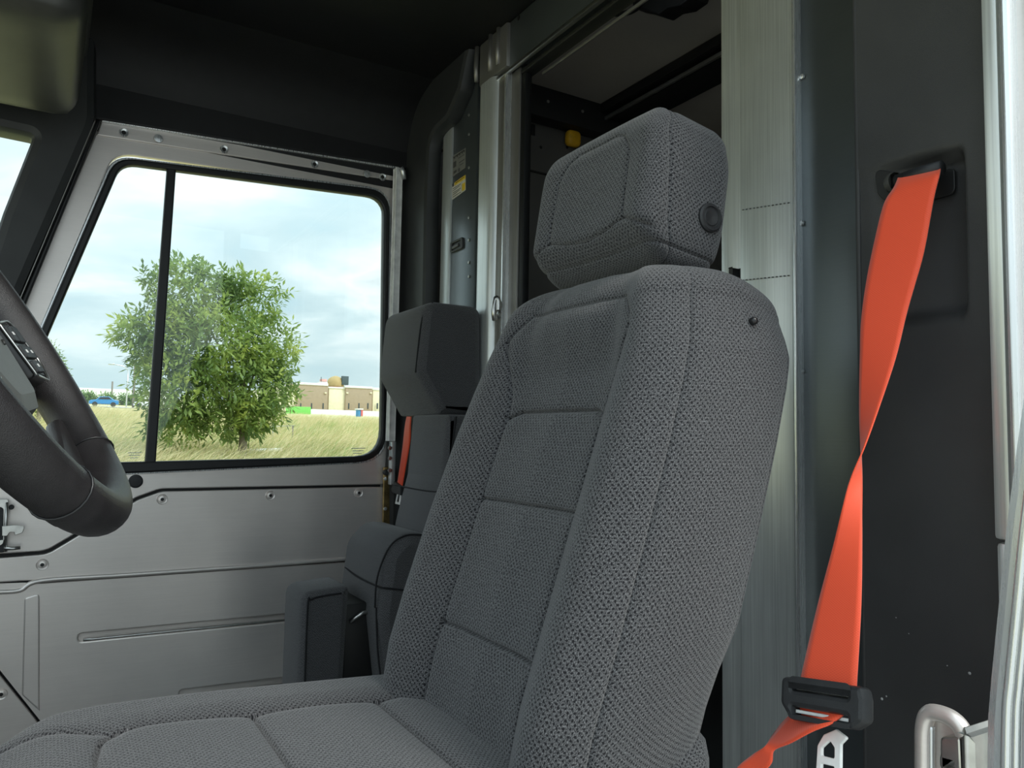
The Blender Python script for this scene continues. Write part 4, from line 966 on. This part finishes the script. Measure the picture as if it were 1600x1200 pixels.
def wpl(name, pts, th_, bev, m, fr, parent=sw, holes=()): return plate2d(name, [rounded(p, 8) for p in (pts, *holes)], th_, bev, m, parent, MW, fr)
wpl('airbag_cover', [(-.072, .025, .03), (.072, .025, .03), (.082, -.04, .03), (.045, -.105, .03), (-.045, -.105, .03), (-.082, -.04, .03)], .05, .016, M['wplastic'], .004)
wpl('hub', [(-.06, .05, .02), (.06, .05, .02), (.06, -.06, .02), (-.06, -.06, .02)], .06, .01, M['pod'], -.035)
for s_ in (-1, 1):
    pts = [(s_*.06, -.015, .008), (s_*.182, .0, .004), (s_*.176, -.085, .004), (s_*.062, -.085, .008)]
    if s_ < 0: pts = pts[::-1]
    sp_ = wpl('spoke', pts, .022, .006, M['leather'], -.008)
    pts = [(s_*.078, -.026, .006), (s_*.142, -.020, .02), (s_*.156, -.062, .02), (s_*.126, -.082, .01), (s_*.080, -.076, .004)]
    if s_ < 0: pts = pts[::-1]
    pd = wpl('switch_pod', pts, .014, .004, M['pod'], .006)
    ppts = [p for p in pts]
    pr = rounded(pts, 8); tube('pod_trim', [wp(p[0], p[1], .0065) for p in pr], .0012, M['steel'], pd, 6, True)
    for (u0, u1, v0, v1) in ((.084, .104, .012, .026), (.108, .138, .012, .028), (.084, .138, -.004, .008), (.086, .122, -.018, -.007)):
        v0 -= .056; v1 -= .056; q = [(s_*u0, v0, .002), (s_*u1, v0, .002), (s_*u1, v1, .002), (s_*u0, v1, .002)]
        if s_ < 0: q = q[::-1]
        kb = wpl('switch', q, .004, .001, M['black'], .009, pd)
    for (u0, v0) in ((.094, .019), (.098, .002), (.124, .002), (.104, -.012)):
        v0 -= .056; wpl('switch_symbol', [(s_*u0-.003, v0-.0015, .0005), (s_*u0+.003, v0-.0015, .0005), (s_*u0+.003, v0+.0015, .0005), (s_*u0-.003, v0+.0015, .0005)], .0006, .0001, M['white'], .0096, pd)
wpl('lower_spoke', [(-.150, -.105, .02), (0, -.150, .08), (.150, -.105, .02), (.10, -.176, .03), (-.10, -.176, .03)], .014, .004, M['leather'], -.004)
# embossed marks on the airbag cover
emb = plain('embossed_mark', (.035, .036, .035), .5)
for (u, v, a_, l_) in ((.052, .030, .9, .012), (.056, .024, .9, .008), (.046, .014, .2, .014), (.058, .000, .9, .012), (.052, -.004, .3, .008), (.050, -.014, .9, .005), (.020, .030, .9, .012), (-.02, .03, .9, .012), (-.045, .02, .3, .01)):
    c, s_ = math.cos(a_)*l_/2, math.sin(a_)*l_/2; tube('embossed_mark', [wp(u-c, v-.03-s_, .0045), wp(u, v-.03, .005), wp(u+c, v-.03+s_, .0045)], .0011, emb, sw, 6)
tube('column', [wp(0, 0, -.03), wp(0, 0, -.15), wp(0, 0, -.40)], .045, M['black'], sw, 20)
tag(sw, 'black leather-wrapped steering wheel with grey airbag cover at the left edge', 'steering wheel')
bpy.context.view_layer.update()
